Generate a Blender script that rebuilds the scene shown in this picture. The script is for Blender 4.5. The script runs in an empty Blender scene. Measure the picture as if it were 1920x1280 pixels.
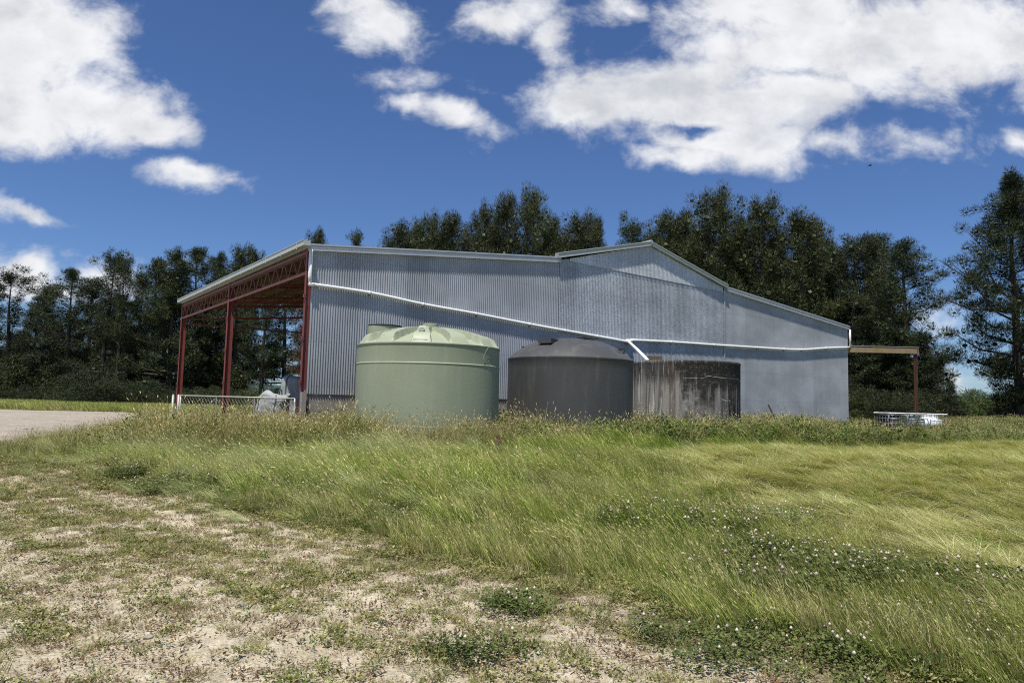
import bpy, bmesh, math, random
import numpy as np
from mathutils import Vector, Matrix, noise as mnoise
R = math.radians
scene = bpy.context.scene
COL = scene.collection

# ------------------------------------------------------------------ camera
F_PX, PITCH, ROLL, EYE = 1347.08, .0823, .0252, 1.6
cam_d = bpy.data.cameras.new("camera"); cam = bpy.data.objects.new("camera", cam_d); COL.objects.link(cam)
cam_d.sensor_width = 36; cam_d.lens = 36*F_PX/1920; cam_d.clip_end = 5000; cam_d.clip_start = .05
_F = Vector((0, math.cos(PITCH), math.sin(PITCH))); _R0 = Vector((1, 0, 0)); _U0 = Vector((0, -math.sin(PITCH), math.cos(PITCH)))
_R = _R0*math.cos(ROLL)+_U0*math.sin(ROLL); _U = _U0*math.cos(ROLL)-_R0*math.sin(ROLL)
m = Matrix((_R, _U, -_F)).transposed().to_4x4(); m.translation = (0, 0, EYE); cam.matrix_world = m
scene.camera = cam

# ------------------------------------------------------------------ world, sun
SUN_EL, SUN_AZ = R(69), R(-21)                      # azimuth measured left of straight behind the camera
sun_vec = Vector((math.sin(SUN_AZ)*math.cos(SUN_EL), -math.cos(SUN_AZ)*math.cos(SUN_EL), math.sin(SUN_EL)))
sd = bpy.data.lights.new("sun", 'SUN'); sd.energy = 5.0; sd.angle = R(.5); sd.color = (1, .96, .89)
sun = bpy.data.objects.new("sun", sd); COL.objects.link(sun); sun.location = (0, 0, 60)
sun.rotation_euler = sun_vec.to_track_quat('Z', 'Y').to_euler()
scene.view_settings.view_transform = 'Standard'; scene.view_settings.look = 'None'
scene.cycles.use_denoising = False; scene.cycles.filter_width = 1.1
scene.view_settings.exposure = .2; scene.view_settings.gamma = 1

def ray(px, py):
    X, Y = px-960, py-640
    c, s = math.cos(ROLL), math.sin(ROLL)
    u = (X*c+Y*s)/F_PX; v = (-X*s+Y*c)/F_PX
    return Vector((u, math.cos(PITCH)+v*math.sin(PITCH), math.sin(PITCH)-v*math.cos(PITCH)))
def at(px, py, Y):
    d = ray(px, py); return Vector((0, 0, EYE))+d*(Y/d.y)

class NT:
    """small helper to write node trees"""
    def __init__(s, nt): s.nt = nt; nt.nodes.clear()
    def n(s, t, **k):
        nd = s.nt.nodes.new(t)
        for a, b in k.items():
            if a.startswith('i_'):
                key = a[2:]; key = int(key) if key.isdigit() else key.replace('_', ' ')
                s.put(nd.inputs[key], b)
            else: setattr(nd, a, b)
        return nd
    def put(s, sock, v):
        if isinstance(v, bpy.types.NodeSocket): s.nt.links.new(v, sock)
        elif isinstance(v, bpy.types.Node): s.nt.links.new(v.outputs[0], sock)
        else: sock.default_value = v
    def math(s, op, a, b=None, c=None, clamp=False):
        nd = s.nt.nodes.new('ShaderNodeMath'); nd.operation = op; nd.use_clamp = clamp
        s.put(nd.inputs[0], a)
        if b is not None: s.put(nd.inputs[1], b)
        if c is not None: s.put(nd.inputs[2], c)
        return nd.outputs[0]
    def vmath(s, op, a, b=None, out=0):
        nd = s.nt.nodes.new('ShaderNodeVectorMath'); nd.operation = op
        s.put(nd.inputs[0], a)
        if b is not None: s.put(nd.inputs[1], b)
        return nd.outputs[out]
    def noise(s, vec, scale, detail=4, rough=.55, dist=0):
        nd = s.n('ShaderNodeTexNoise', i_Scale=scale, i_Detail=detail, i_Roughness=rough, i_Distortion=dist)
        if vec is not None: s.put(nd.inputs['Vector'], vec)
        return nd.outputs[0]
    def mapr(s, v, a, b, c=0., d=1., smooth=True):
        nd = s.nt.nodes.new('ShaderNodeMapRange'); nd.interpolation_type = 'SMOOTHSTEP' if smooth else 'LINEAR'
        s.put(nd.inputs[0], v)
        for i, x in zip((1, 2, 3, 4), (a, b, c, d)): s.put(nd.inputs[i], x)
        return nd.outputs[0]
    def mix(s, f, a, b, mode='MIX'):
        nd = s.nt.nodes.new('ShaderNodeMix'); nd.data_type = 'RGBA'; nd.blend_type = mode
        s.put(nd.inputs[0], f); s.put(nd.inputs[6], a if not isinstance(a, tuple) else (*a[:3], 1)); s.put(nd.inputs[7], b if not isinstance(b, tuple) else (*b[:3], 1))
        return nd.outputs[2]
    def mapping(s, vec, loc=(0, 0, 0), rot=(0, 0, 0), scale=(1, 1, 1), t='POINT'):
        nd = s.nt.nodes.new('ShaderNodeMapping'); nd.vector_type = t
        s.put(nd.inputs[0], vec); nd.inputs[1].default_value = loc; nd.inputs[2].default_value = rot; nd.inputs[3].default_value = scale
        return nd.outputs[0]

world = bpy.data.worlds.new("World"); scene.world = world; world.use_nodes = True
w = NT(world.node_tree)
sky = w.n('ShaderNodeTexSky', sky_type='NISHITA', sun_disc=False, sun_elevation=SUN_EL, sun_rotation=math.pi+abs(SUN_AZ), altitude=300, air_density=1.0, dust_density=.25, ozone_density=2.2)
geo = w.n('ShaderNodeTexCoord')
sep = w.n('ShaderNodeSeparateXYZ', i_0=geo.outputs['Generated'])
dy = w.math('MAXIMUM', sep.outputs[1], .04)
cu = w.math('DIVIDE', sep.outputs[0], dy); cv = w.math('DIVIDE', sep.outputs[2], dy)
comb = w.n('ShaderNodeCombineXYZ', i_0=cu, i_1=cv, i_2=0.0)
P0 = comb.outputs[0]
nz = w.n('ShaderNodeTexNoise', i_Scale=5.5, i_Detail=5, i_Roughness=.6); w.put(nz.inputs['Vector'], P0)
warp = w.vmath('SCALE', w.vmath('SUBTRACT', nz.outputs['Color'], (.5, .5, .5))); warp.node.inputs['Scale'].default_value = .10
P1 = w.vmath('ADD', P0, warp)
# clouds placed by bearing: (px, py, rx, ry, tilt, strength)
CL = [(40, 110, 190, 150, 0, 1.0), (170, 190, 180, 88, 8, 1.0), (290, 228, 105, 48, 10, .9), (20, 200, 170, 90, 0, 1), (20, 20, 170, 110, 0, 1),
      (365, 330, 110, 32, 4, .7), (452, 350, 45, 14, 10, .38), (30, 393, 95, 22, 6, .55), (45, 512, 95, 58, 6, .95), (200, 505, 110, 38, 8, .45), (90,545,120,30,0,.6),
      (722, 42, 96, 60, 10, .74), (700, 0, 100, 34, 0, .55), (745, 148, 75, 26, 0, .36), (835, 222, 110, 34, 22, .62), (770, 193, 60, 24, 25, .6),
      (960, 20, 110, 44, -5, .62), (1035, 65, 48, 62, -5, .55), (1175, 15, 80, 34, 0, .5), (1250,15,60,25,0,.35), (950,195,60,22,25,.3),
      (1640, 75, 430, 118, -3, 1.0), (1250, 165, 230, 82, -14, 1.0), (1100, 190, 140, 60, 0, .95), (1860, 80, 260, 118, 0, 1), (1330, 235, 190, 66, 12, .95),
      (1290, 288, 110, 34, 0, .75), (1060, 200, 90, 40, 10, .8), (1440, 180, 220, 72, -3, .95), (1340, 15, 110, 38, -10, .42), (1560, 265, 105, 34, 5, .46),
      (1690, 283, 120, 34, 0, .45), (1905, 262, 60, 26, 0, .45), (1500, 20, 250, 90, 0, .9), (1430, 265, 130, 40, -20, .7), (1800, 700, 90, 20, 0, .35), (1730,600,60,40,0,.2)]
field = None
for (px, py, rx, ry, tl, st) in CL:
    d = ray(px, py); c = (d.x/d.y, d.z/d.y)
    mp = w.mapping(P1, (c[0], c[1], 0), (0, 0, -R(tl)-ROLL), (rx/F_PX*1.17, ry/F_PX*1.17, 1), 'TEXTURE')
    ln = w.vmath('LENGTH', mp, out=1)
    v = w.math('MULTIPLY_ADD', ln, -st, st)
    field = v if field is None else w.math('MAXIMUM', field, v)
d = ray(1312, 236)
mp = w.mapping(P1, (d.x/d.y, d.z/d.y, 0), (0, 0, -ROLL), (95/F_PX, 26/F_PX, 1), 'TEXTURE')
hole = w.math('MULTIPLY_ADD', w.vmath('LENGTH', mp, out=1), -1.0, 1.0, clamp=True)
field = w.math('MULTIPLY_ADD', hole, -1.1, field)
# a few more clouds for the rest of the sky (soft fBm away from the view)
fb = w.noise(w.mapping(P0, scale=(1, 1.35, 1)), 9, 9, .62, .25)
fb2 = w.noise(w.mapping(P0, (3.3, 1.2, 0), scale=(1, 1.5, 1)), 4.0, 9, .6)
raw = w.math('ADD', field, w.math('MULTIPLY_ADD', fb, 1.7, -.90))
dens = w.mapr(raw, -.11, .56)
front = w.mapr(sep.outputs[1], .05, .12)
dens = w.math('MULTIPLY', dens, front)
rear = w.math('MULTIPLY', w.mapr(w.noise(geo.outputs['Generated'], 2.6, 8, .6), .60, .74), w.math('SUBTRACT', 1.0, front))
dens = w.math('MAXIMUM', dens, rear)
shade = w.mapr(w.math('ADD', w.math('MULTIPLY_ADD', fb2, 2.6, -1.18), w.math('MULTIPLY', raw, .42)), .22, .95)
ccol = w.mix(shade, (9.7, 9.8, 10.0), (6.5, 6.8, 7.3))
fine = w.mapr(w.noise(P1, 14, 4, .5), .3, .7, .92, 1.06)
ccol = w.mix(1.0, ccol, fine, 'MULTIPLY')
skyc = w.mix(1.0, sky, (.61, .785, 1.10), 'MULTIPLY')
fin = w.mix(w.math('MULTIPLY', dens, .97), skyc, ccol)
bg = w.n('ShaderNodeBackground', i_Color=fin, i_Strength=.081)
wo = w.n('ShaderNodeOutputWorld', i_0=bg)

# ------------------------------------------------------------------ helpers
def tag(o, label=None, cat=None, group=None, kind=None):
    if label: o['label'] = label
    if cat: o['category'] = cat
    if group: o['group'] = group
    if kind: o['kind'] = kind
    return o
def empty(name, loc=(0, 0, 0), rz=0, **k):
    o = bpy.data.objects.new(name, None); COL.objects.link(o); o.location = loc; o.rotation_euler = (0, 0, rz)
    o.empty_display_size = .2
    return tag(o, **k)
class MB:
    def __init__(s): s.v = []; s.f = []; s.mi = []; s.cur = 0
    def add(s, vs, fs):
        b = len(s.v); s.v += [tuple(x) for x in vs]; s.f += [tuple(i+b for i in f) for f in fs]; s.mi += [s.cur]*len(fs)
    def box(s, c, d, M=None, rz=0):
        x, y, z = [k/2 for k in d]; c = Vector(c)
        vs = [Vector((a*x, b*y, e*z)) for a in (-1, 1) for b in (-1, 1) for e in (-1, 1)]
        if M is not None: vs = [M @ q for q in vs]
        if rz: Q = Matrix.Rotation(rz, 3, 'Z'); vs = [Q @ q for q in vs]
        s.add([c+q for q in vs], [(0, 1, 3, 2), (4, 6, 7, 5), (0, 4, 5, 1), (2, 3, 7, 6), (0, 2, 6, 4), (1, 5, 7, 3)])
    def bar(s, a, b, w, h, up=(0, 0, 1)):
        """rectangular bar from a to b, w across, h along up"""
        a = Vector(a); b = Vector(b); d = (b-a); L = d.length; d.normalize(); up = Vector(up)
        sx = d.cross(up).normalized(); su = sx.cross(d).normalized()
        M = Matrix((d, sx, su)).transposed()
        s.box((a+b)/2, (L, w, h), M)
    def tube(s, pts, rad, n=8, cap=True):
        pts = [Vector(p) for p in pts]; rad = rad if hasattr(rad, '__len__') else [rad]*len(pts)
        b = len(s.v); prev = None
        for i, p in enumerate(pts):
            t = (pts[min(i+1, len(pts)-1)]-pts[max(i-1, 0)]).normalized()
            if prev is None:
                a = Vector((0, 0, 1)) if abs(t.z) < .9 else Vector((1, 0, 0)); x = t.cross(a).normalized()
            else: x = (prev-t*prev.dot(t)).normalized()
            prev = x; y = t.cross(x)
            for k in range(n):
                q = 2*math.pi*k/n; s.v.append(tuple(p+(x*math.cos(q)+y*math.sin(q))*rad[i]))
        for i in range(len(pts)-1):
            for k in range(n):
                k2 = (k+1) % n
                s.f.append((b+i*n+k, b+i*n+k2, b+(i+1)*n+k2, b+(i+1)*n+k)); s.mi.append(s.cur)
        if cap:
            s.f.append(tuple(b+k for k in range(n))[::-1]); s.mi.append(s.cur)
            e = b+(len(pts)-1)*n; s.f.append(tuple(e+k for k in range(n))); s.mi.append(s.cur)
    def lathe(s, prof, n=48, c=(0, 0, 0)):
        b = len(s.v); c = Vector(c)
        for (r, z) in prof:
            for k in range(n):
                q = 2*math.pi*k/n; s.v.append((c.x+r*math.cos(q), c.y+r*math.sin(q), c.z+z))
        for i in range(len(prof)-1):
            for k in range(n):
                k2 = (k+1) % n
                s.f.append((b+i*n+k, b+i*n+k2, b+(i+1)*n+k2, b+(i+1)*n+k)); s.mi.append(s.cur)
    def build(s, name, mats, parent=None, smooth=False, angle=None, loc=None, rz=0):
        me = bpy.data.meshes.new(name); me.from_pydata(s.v, [], s.f)
        for mm in (mats if isinstance(mats, (list, tuple)) else [mats]): me.materials.append(mm)
        if any(s.mi): me.polygons.foreach_set('material_index', s.mi)
        if smooth or angle: me.polygons.foreach_set('use_smooth', [True]*len(me.polygons))
        me.update()
        if angle: me.set_sharp_from_angle(angle=R(angle))
        o = bpy.data.objects.new(name, me); COL.objects.link(o)
        if parent is not None: o.parent = parent
        if loc is not None: o.location = loc
        if rz: o.rotation_euler.z = rz
        return o
def np_mesh(name, V, Fq, mat, attrs=None, link=True, smooth=False):
    """V (n,3) float, Fq list of faces arrays [(m,k) int]"""
    me = bpy.data.meshes.new(name)
    me.vertices.add(len(V)); me.vertices.foreach_set('co', np.asarray(V, dtype=np.float32).ravel())
    nl = sum(f.size for f in Fq); nf = sum(len(f) for f in Fq)
    me.loops.add(nl); me.polygons.add(nf)
    me.loops.foreach_set('vertex_index', np.concatenate([f.ravel() for f in Fq]).astype(np.int32))
    st = []; o = 0
    for f in Fq:
        st.append(o+np.arange(len(f))*f.shape[1]); o += f.size
    me.polygons.foreach_set('loop_start', np.concatenate(st).astype(np.int32))
    me.update(calc_edges=True)
    if smooth: me.polygons.foreach_set('use_smooth', np.ones(nf, dtype=bool))
    for k, a in (attrs or {}).items():
        at_ = me.attributes.new(k, 'FLOAT', 'POINT'); at_.data.foreach_set('value', np.asarray(a, dtype=np.float32))
    me.materials.append(mat)
    ob = bpy.data.objects.new(name, me)
    if link: COL.objects.link(ob)
    return ob

def sm(a, b, x):
    t = np.clip((x-a)/(b-a), 0, 1); return t*t*(3-2*t)
def h(x, y):
    x = np.asarray(x, dtype=float); y = np.asarray(y, dtype=float)
    base = .5*sm(7.5, 16, y+.15*x)*(1-.6*sm(45, 90, y))
    near = sm(-12.5, -9, x)*(1-sm(17, 22, y))*sm(-8, 0, y)
    bump = .035*np.sin(1.3*x+.6*y)*np.sin(.9*y-.7*x+1)+.02*np.sin(3.1*x+1.2)*np.sin(2.7*y+.4)+.012*np.sin(6.3*x+2*y)*np.sin(5.1*y)
    und = .18*sm(4, 9, x)*(1-sm(24, 30, y))*np.sin(.45*x+.3)*np.sin(.35*y+1.1)*.6
    rise = .35*sm(18, 26, x)*sm(18, 30, y)
    return base+bump*near+und+rise
def hz(x, y): return float(h(x, y))
def G(px, py):
    d = ray(px, py); t = 2.
    while t < 150:
        x, y = d.x*t, d.y*t
        if EYE+d.z*t < hz(x, y): return Vector((x, y, hz(x, y)))
        t += .03
    return Vector((d.x*150, d.y*150, 0))

# ------------------------------------------------------------------ materials
MATS = {}
def pmat(name, col, rough=.6, metal=0., spec=.5, var=.12, vscale=3., bump=0., bscale=40, fn=None):
    """principled with gentle noise variation; fn(nt, colour_socket) may return a new colour"""
    if name in MATS: return MATS[name]
    m = bpy.data.materials.new(name); m.use_nodes = True; n = NT(m.node_tree)
    tc = n.n('ShaderNodeTexCoord').outputs['Object']
    nz = n.noise(tc, vscale, 6, .6)
    c = n.mix(1.0, (*col, 1), n.mapr(nz, .25, .75, 1-var, 1+var, False), 'MULTIPLY')
    if fn: c = fn(n, c, tc) or c
    b = n.n('ShaderNodeBsdfPrincipled', i_Base_Color=c, i_Roughness=rough, i_Metallic=metal)
    b.inputs['Specular IOR Level'].default_value = spec
    if bump:
        bp = n.n('ShaderNodeBump', i_Strength=.6, i_Distance=bump, i_Height=n.noise(tc, bscale, 5, .6)); n.put(b.inputs['Normal'], bp)
    n.n('ShaderNodeOutputMaterial', i_0=b); MATS[name] = m
    return m

def steel_fn(sheet=.762, amp=.10, spang=0., dirt=.25):
    def fn(n, c, tc):
        sp = n.n('ShaderNodeSeparateXYZ', i_0=tc)
        k = n.math('FLOOR', n.math('DIVIDE', sp.outputs[0], sheet))
        wn = n.n('ShaderNodeTexWhiteNoise', noise_dimensions='1D'); n.put(wn.inputs['W'], k)
        c = n.mix(1.0, c, n.mapr(wn.outputs[0], 0, 1, 1-amp, 1+amp, False), 'MULTIPLY')
        st = n.noise(n.mapping(tc, scale=(9, 9, .35)), 1.0, 6, .65)
        c = n.mix(n.math('MULTIPLY', n.mapr(st, .5, .8), dirt), c, (.20, .20, .19))
        zz = n.math('FRACT', n.math('DIVIDE', sp.outputs[2], 1.25)); row = n.math('MULTIPLY', n.math('COMPARE', zz, .5, .016), n.math('COMPARE', n.math('FRACT', n.math('DIVIDE', sp.outputs[0], .1524)), .5, .11))
        c = n.mix(n.math('MULTIPLY', row, .3), c, (.12, .12, .12))
        lw = n.noise(n.mapping(tc, scale=(.5, 1, .8)), 1.0, 3, .5); c = n.mix(1.0, c, n.mapr(lw, .35, .65, .88, 1.12), 'MULTIPLY')
        if spang:
            vo = n.n('ShaderNodeTexVoronoi', i_Scale=26.0); n.put(vo.inputs['Vector'], tc)
            sc = n.n('ShaderNodeSeparateColor', i_0=vo.outputs['Color'])
            c = n.mix(1.0, c, n.mapr(sc.outputs[0], 0, 1, 1-spang, 1+spang, False), 'MULTIPLY')
            wz = n.noise(n.mapping(tc, (4, 0, 2), scale=(2.2, 2, .7)), 1.0, 5, .6)
            c = n.mix(n.mapr(wz, .5, .75, 0, .35), c, (.52, .56, .60))
        return c
    return fn
M_clad = pmat('zincalume_cladding', (.345, .362, .38), .5, .25, .4, .05, .6, fn=steel_fn(amp=.09, dirt=.3))
M_clad_mid = pmat('old_galvanised_cladding', (.345, .372, .40), .5, .25, .4, .08, .8, fn=steel_fn(amp=.09, spang=.22, dirt=.2))
M_clad_gable = pmat('gable_galvanised_sheet', (.47, .49, .505), .48, .3, .4, .1, .9, fn=steel_fn(sheet=1.52, amp=.18, spang=.16, dirt=.28))
M_roof = pmat('roof_steel', (.40, .43, .45), .5, .3, .4, .08, 1)
M_flash = pmat('barge_flashing_steel', (.50, .52, .53), .42, .35, .5, .06, 2)
M_gutter = pmat('painted_gutter_steel', (.42, .455, .43), .5, 0, .4, .06, 2)
def rust_fn(n, c, tc):
    return n.mix(n.mapr(n.noise(tc, 6, 7, .7), .56, .72, 0, .8), c, (.22, .09, .045))
M_red = pmat('red_oxide_steel', (.20, .052, .045), .6, 0, .4, .18, 2, fn=rust_fn)
M_redpale = pmat('faded_red_steel', (.215, .10, .088), .65, 0, .3, .2, 3, fn=rust_fn)
M_pvc = pmat('white_pvc', (.80, .80, .78), .35, 0, .5, .03, 2)
def block_fn(n, c, tc):
    br = n.n('ShaderNodeTexBrick', i_Scale=1.0); br.inputs['Brick Width'].default_value = .4; br.inputs['Row Height'].default_value = .2
    br.inputs['Mortar Size'].default_value = .006; n.put(br.inputs['Vector'], n.mapping(tc, rot=(R(90), 0, 0)))
    c = n.mix(n.math('MULTIPLY', br.outputs['Fac'], .4), c, (.16, .15, .13))
    return n.mix(n.mapr(n.noise(tc, 34, 6, .75), .45, .62), c, (.40, .34, .29))
M_block = pmat('weathered_concrete_block', (.27, .258, .24), .9, 0, .2, .3, 4, .006, 60, fn=block_fn)
M_under = pmat('roof_underside_foil_paper', (.14, .10, .06), .7, 0, .3, .5, 1.3)
M_purlin = pmat('dark_timber_purlin', (.10, .055, .035), .8, 0, .2, .3, 4)
M_floor = pmat('barn_dirt_floor', (.17, .14, .10), .95, 0, .1, .3, 2)
def tank_fn(amt=.16):
    def fn(n, c, tc):
        st = n.noise(n.mapping(tc, scale=(3.5, 3.5, .5)), 1.2, 6, .6)
        c = n.mix(n.mapr(st, .48, .75, 0, amt), c, (.55, .55, .45))
        return n.mix(n.mapr(n.noise(tc, 1.7, 4, .5), .5, .75, 0, amt), c, (.18, .19, .15))
    return fn
M_green = pmat('pale_green_polythene', (.283, .315, .212), .52, 0, .4, .05, 1.2, fn=tank_fn(.13))
M_greenlid = pmat('sunlit_green_polythene', (.33, .36, .25), .5, 0, .4, .05, 1.2)  # lid green paler than the wall: sunlit brightness painted into the colour
M_grey = pmat('charcoal_polythene', (.068, .068, .065), .42, 0, .45, .05, 1.2, fn=tank_fn(.07))
M_black = pmat('black_plastic', (.012, .012, .013), .4)
M_darkgreen = pmat('dark_green_polythene', (.15, .17, .12), .5)  # darker green for the inlet boss and lugs

def conc_mat():
    m = bpy.data.materials.new('stained_concrete'); m.use_nodes = True; n = NT(m.node_tree)
    tc = n.n('ShaderNodeTexCoord').outputs['Object']
    sp = n.n('ShaderNodeSeparateXYZ', i_0=tc); x, y, z = sp.outputs[:3]
    ang = n.math('ARCTAN2', y, x)                       # local -y faces the camera
    cyl = n.n('ShaderNodeCombineXYZ', i_0=n.math('MULTIPLY', ang, 1.8), i_1=z, i_2=0.0).outputs[0]
    streak = n.noise(n.mapping(cyl, scale=(5.5, .35, 1)), 1.0, 7, .62)
    blot = n.noise(cyl, 2.6, 7, .65); gr = n.noise(cyl, 38, 5, .7)
    base = n.mix(n.mapr(gr, .4, .65), (.25, .235, .205), (.36, .345, .31))
    # lime runs on the left, black mould on the right and round the rim
    left = n.mapr(n.math('ADD', ang, n.math('MULTIPLY_ADD', blot, 1.5, -.75)), -1.5, -2.25)
    dark = n.math('MULTIPLY_ADD', left, -.66, .98)
    rim = n.mapr(z, 1.55, 2.15)
    dk = n.mapr(n.math('ADD', n.math('ADD', streak, n.math('MULTIPLY', rim, .22)), n.math('MULTIPLY_ADD', dark, .34, -.3)), .38, .60)
    c = n.mix(dk, base, n.mix(n.mapr(n.noise(cyl, 9, 7, .75), .50, .66), (.030, .028, .025), (.13, .12, .10)))
    # pale panel low in the middle
    pp = n.math('MULTIPLY', n.mapr(n.math('ABSOLUTE', n.math('ADD', n.math('ADD', ang, 1.52), n.math('MULTIPLY_ADD', blot, .4, -.2))), .25, .14), n.mapr(n.math('ADD', z, n.math('MULTIPLY_ADD', blot, .6, -.3)), 1.45, .9))
    c = n.mix(n.math('MULTIPLY', pp, .75), c, n.mix(n.mapr(n.noise(cyl, 9, 6, .7), .45, .6), (.34, .31, .26), (.12, .10, .085)))
    dkl = n.math('MULTIPLY', n.mapr(n.noise(n.mapping(cyl, scale=(9, .25, 1)), 1.0, 6, .6), .50, .58), left); c = n.mix(n.math('MULTIPLY', dkl, .72), c, (.075, .068, .06))
    wl = n.math('MULTIPLY', n.mapr(streak, .53, .60), left); c = n.mix(n.math('MULTIPLY', wl, .9), c, (.56, .54, .50))
    rst = n.math('MULTIPLY', n.mapr(n.math('ABSOLUTE', n.math('ADD', ang, 2.05)), .10, .01), n.mapr(gr, .48, .56)); c = n.mix(n.math('MULTIPLY', rst, .45), c, (.22, .13, .06))
    lich = n.math('MULTIPLY', n.mapr(n.noise(cyl, 24, 5, .75), .56, .62), n.mapr(z, 1.2, 2.0)); c = n.mix(n.math('MULTIPLY', lich, .6), c, (.22, .18, .12))
    b = n.n('ShaderNodeBsdfPrincipled', i_Base_Color=c, i_Roughness=.9)
    b.inputs['Specular IOR Level'].default_value = .15
    n.put(b.inputs['Normal'], n.n('ShaderNodeBump', i_Strength=.7, i_Distance=.012, i_Height=gr))
    n.n('ShaderNodeOutputMaterial', i_0=b); return m
M_conc = conc_mat()
M_crack = pmat('lime_crack', (.50, .48, .43), .9, 0, .2, .2, 20)
M_brick = pmat('hollow_block', (.13, .10, .07), .9, 0, .2, .3, 9, .004, 60)
M_wood = pmat('weathered_timber', (.30, .225, .13), .85, 0, .2, .25, 3, fn=lambda n, c, tc: n.mix(n.mapr(n.noise(tc, 2.4, 5, .6), .55, .68, 0, .7), c, (.33, .22, .06)))
M_rustpost = pmat('rusty_post_steel', (.15, .07, .045), .75, 0, .3, .25, 3)
M_bark = pmat('pine_bark', (.085, .068, .055), .95, 0, .1, .3, 3)
M_galv = pmat('galvanised_pipe', (.38, .37, .34), .5, .2, .5, .1, 4)
M_wire = pmat('galvanised_wire', (.40, .39, .36), .5, .2, .5, .1, 4)
M_bag = pmat('woven_bag_plastic', (.33, .34, .35), .6, 0, .4, .1, 3, .02, 6)
M_bagstripe = pmat('green_bag_webbing', (.045, .10, .06), .6, 0, .3, .1, 4)
M_ibcw = pmat('white_tote_plastic', (.66, .70, .72), .4, 0, .5, .05, 3)
M_ibcg = pmat('blue_grey_tote_plastic', (.22, .27, .31), .4, 0, .5, .1, 3)
M_ibcd = pmat('dark_dirty_tote_plastic', (.045, .055, .065), .4, 0, .5, .2, 3)
M_paper = pmat('label_paper', (.72, .74, .74), .6)
M_stone = pmat('field_stone', (.30, .265, .21), .9, 0, .2, .3, 12, .012, 30)

def plant_mat(name, c1, c2, c3, trans=.25, rough=.6, wscale=.5, rnd=.35):
    """c1/c2 mixed by a broad ground-fixed noise, c3 for the blades whose tone attribute is high"""
    m = bpy.data.materials.new(name); m.use_nodes = True; n = NT(m.node_tree)
    pos = n.n('ShaderNodeNewGeometry').outputs['Position']
    tone = n.n('ShaderNodeAttribute', attribute_name='tone').outputs['Fac']
    oi = n.n('ShaderNodeObjectInfo').outputs['Random']
    f = n.mapr(n.math('ADD', n.noise(pos, wscale, 5, .6), n.math('MULTIPLY_ADD', oi, rnd, -rnd/2)), .36, .64)
    c = n.mix(f, c1, c2)
    c = n.mix(n.mapr(tone, .55, .95, 0, 1), c, c3)
    c = n.mix(1.0, c, n.mapr(oi, 0, 1, .72, 1.28, False), 'MULTIPLY')
    b = n.n('ShaderNodeBsdfPrincipled', i_Base_Color=c, i_Roughness=rough); b.inputs['Specular IOR Level'].default_value = .12
    if trans:
        t = n.n('ShaderNodeBsdfTranslucent', i_Color=n.mix(1.0, c, (1.15, 1.2, .7), 'MULTIPLY'))
        b = n.n('ShaderNodeMixShader', i_0=trans, i_1=b, i_2=t)
    n.n('ShaderNodeOutputMaterial', i_0=b); return m
M_tall = plant_mat('tall_grass_blade', (.165, .255, .030), (.32, .37, .08), (.60, .57, .24), .35)
M_dryg = plant_mat('dry_seeding_grass', (.31, .27, .105), (.19, .21, .06), (.56, .47, .24), .25, wscale=.8)
M_short = plant_mat('short_turf_blade', (.15, .18, .045), (.25, .24, .085), (.48, .41, .22), .25, wscale=.9)
M_flat = plant_mat('lodged_grass_blade', (.48, .46, .17), (.19, .26, .055), (.72, .63, .36), .25, wscale=1.6, rnd=.5)
M_blue = plant_mat('bluish_grass_blade', (.24, .30, .10), (.31, .34, .13), (.56, .55, .30), .3)
M_weed = plant_mat('broad_weed_leaf', (.065, .115, .028), (.115, .16, .04), (.20, .23, .07), .25, wscale=1.2)
M_clover = plant_mat('clover_leaf', (.075, .105, .030), (.115, .145, .042), (.17, .19, .07), .25)
M_cflower = plant_mat('clover_flower', (.46, .38, .30), (.56, .49, .40), (.32, .20, .14), .1)
M_brownw = plant_mat('rust_brown_weed', (.13, .07, .035), (.16, .10, .05), (.22, .15, .08), .15)
M_litter = plant_mat('straw_litter', (.30, .24, .15), (.24, .19, .12), (.40, .34, .22), .1)

def needle_mat(name, c1, c2, c3):
    m = bpy.data.materials.new(name); m.use_nodes = True; n = NT(m.node_tree)
    tc = n.n('ShaderNodeTexCoord').outputs['Object']
    oi = n.n('ShaderNodeObjectInfo').outputs['Random']
    tone = n.n('ShaderNodeAttribute', attribute_name='tone').outputs['Fac']
    f = n.mapr(n.math('ADD', n.noise(tc, .7, 4, .6), n.math('MULTIPLY_ADD', tone, .3, -.15)), .38, .62)
    c = n.mix(f, c1, c2); c = n.mix(n.mapr(tone, .93, .99), c, c3)
    c = n.mix(1.0, c, n.mapr(oi, 0, 1, .8, 1.25, False), 'MULTIPLY')
    b = n.n('ShaderNodeBsdfPrincipled', i_Base_Color=c, i_Roughness=.55); b.inputs['Specular IOR Level'].default_value = .3
    n.n('ShaderNodeOutputMaterial', i_0=b); return m
M_needle = needle_mat('pine_needles', (.017, .029, .009), (.040, .055, .015), (.055, .052, .022))
M_needle2 = needle_mat('olive_pine_needles', (.024, .035, .010), (.058, .068, .018), (.08, .066, .026))
M_needle_brown = needle_mat('browning_needles', (.09, .06, .03), (.13, .08, .045), (.16, .1, .05))

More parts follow.
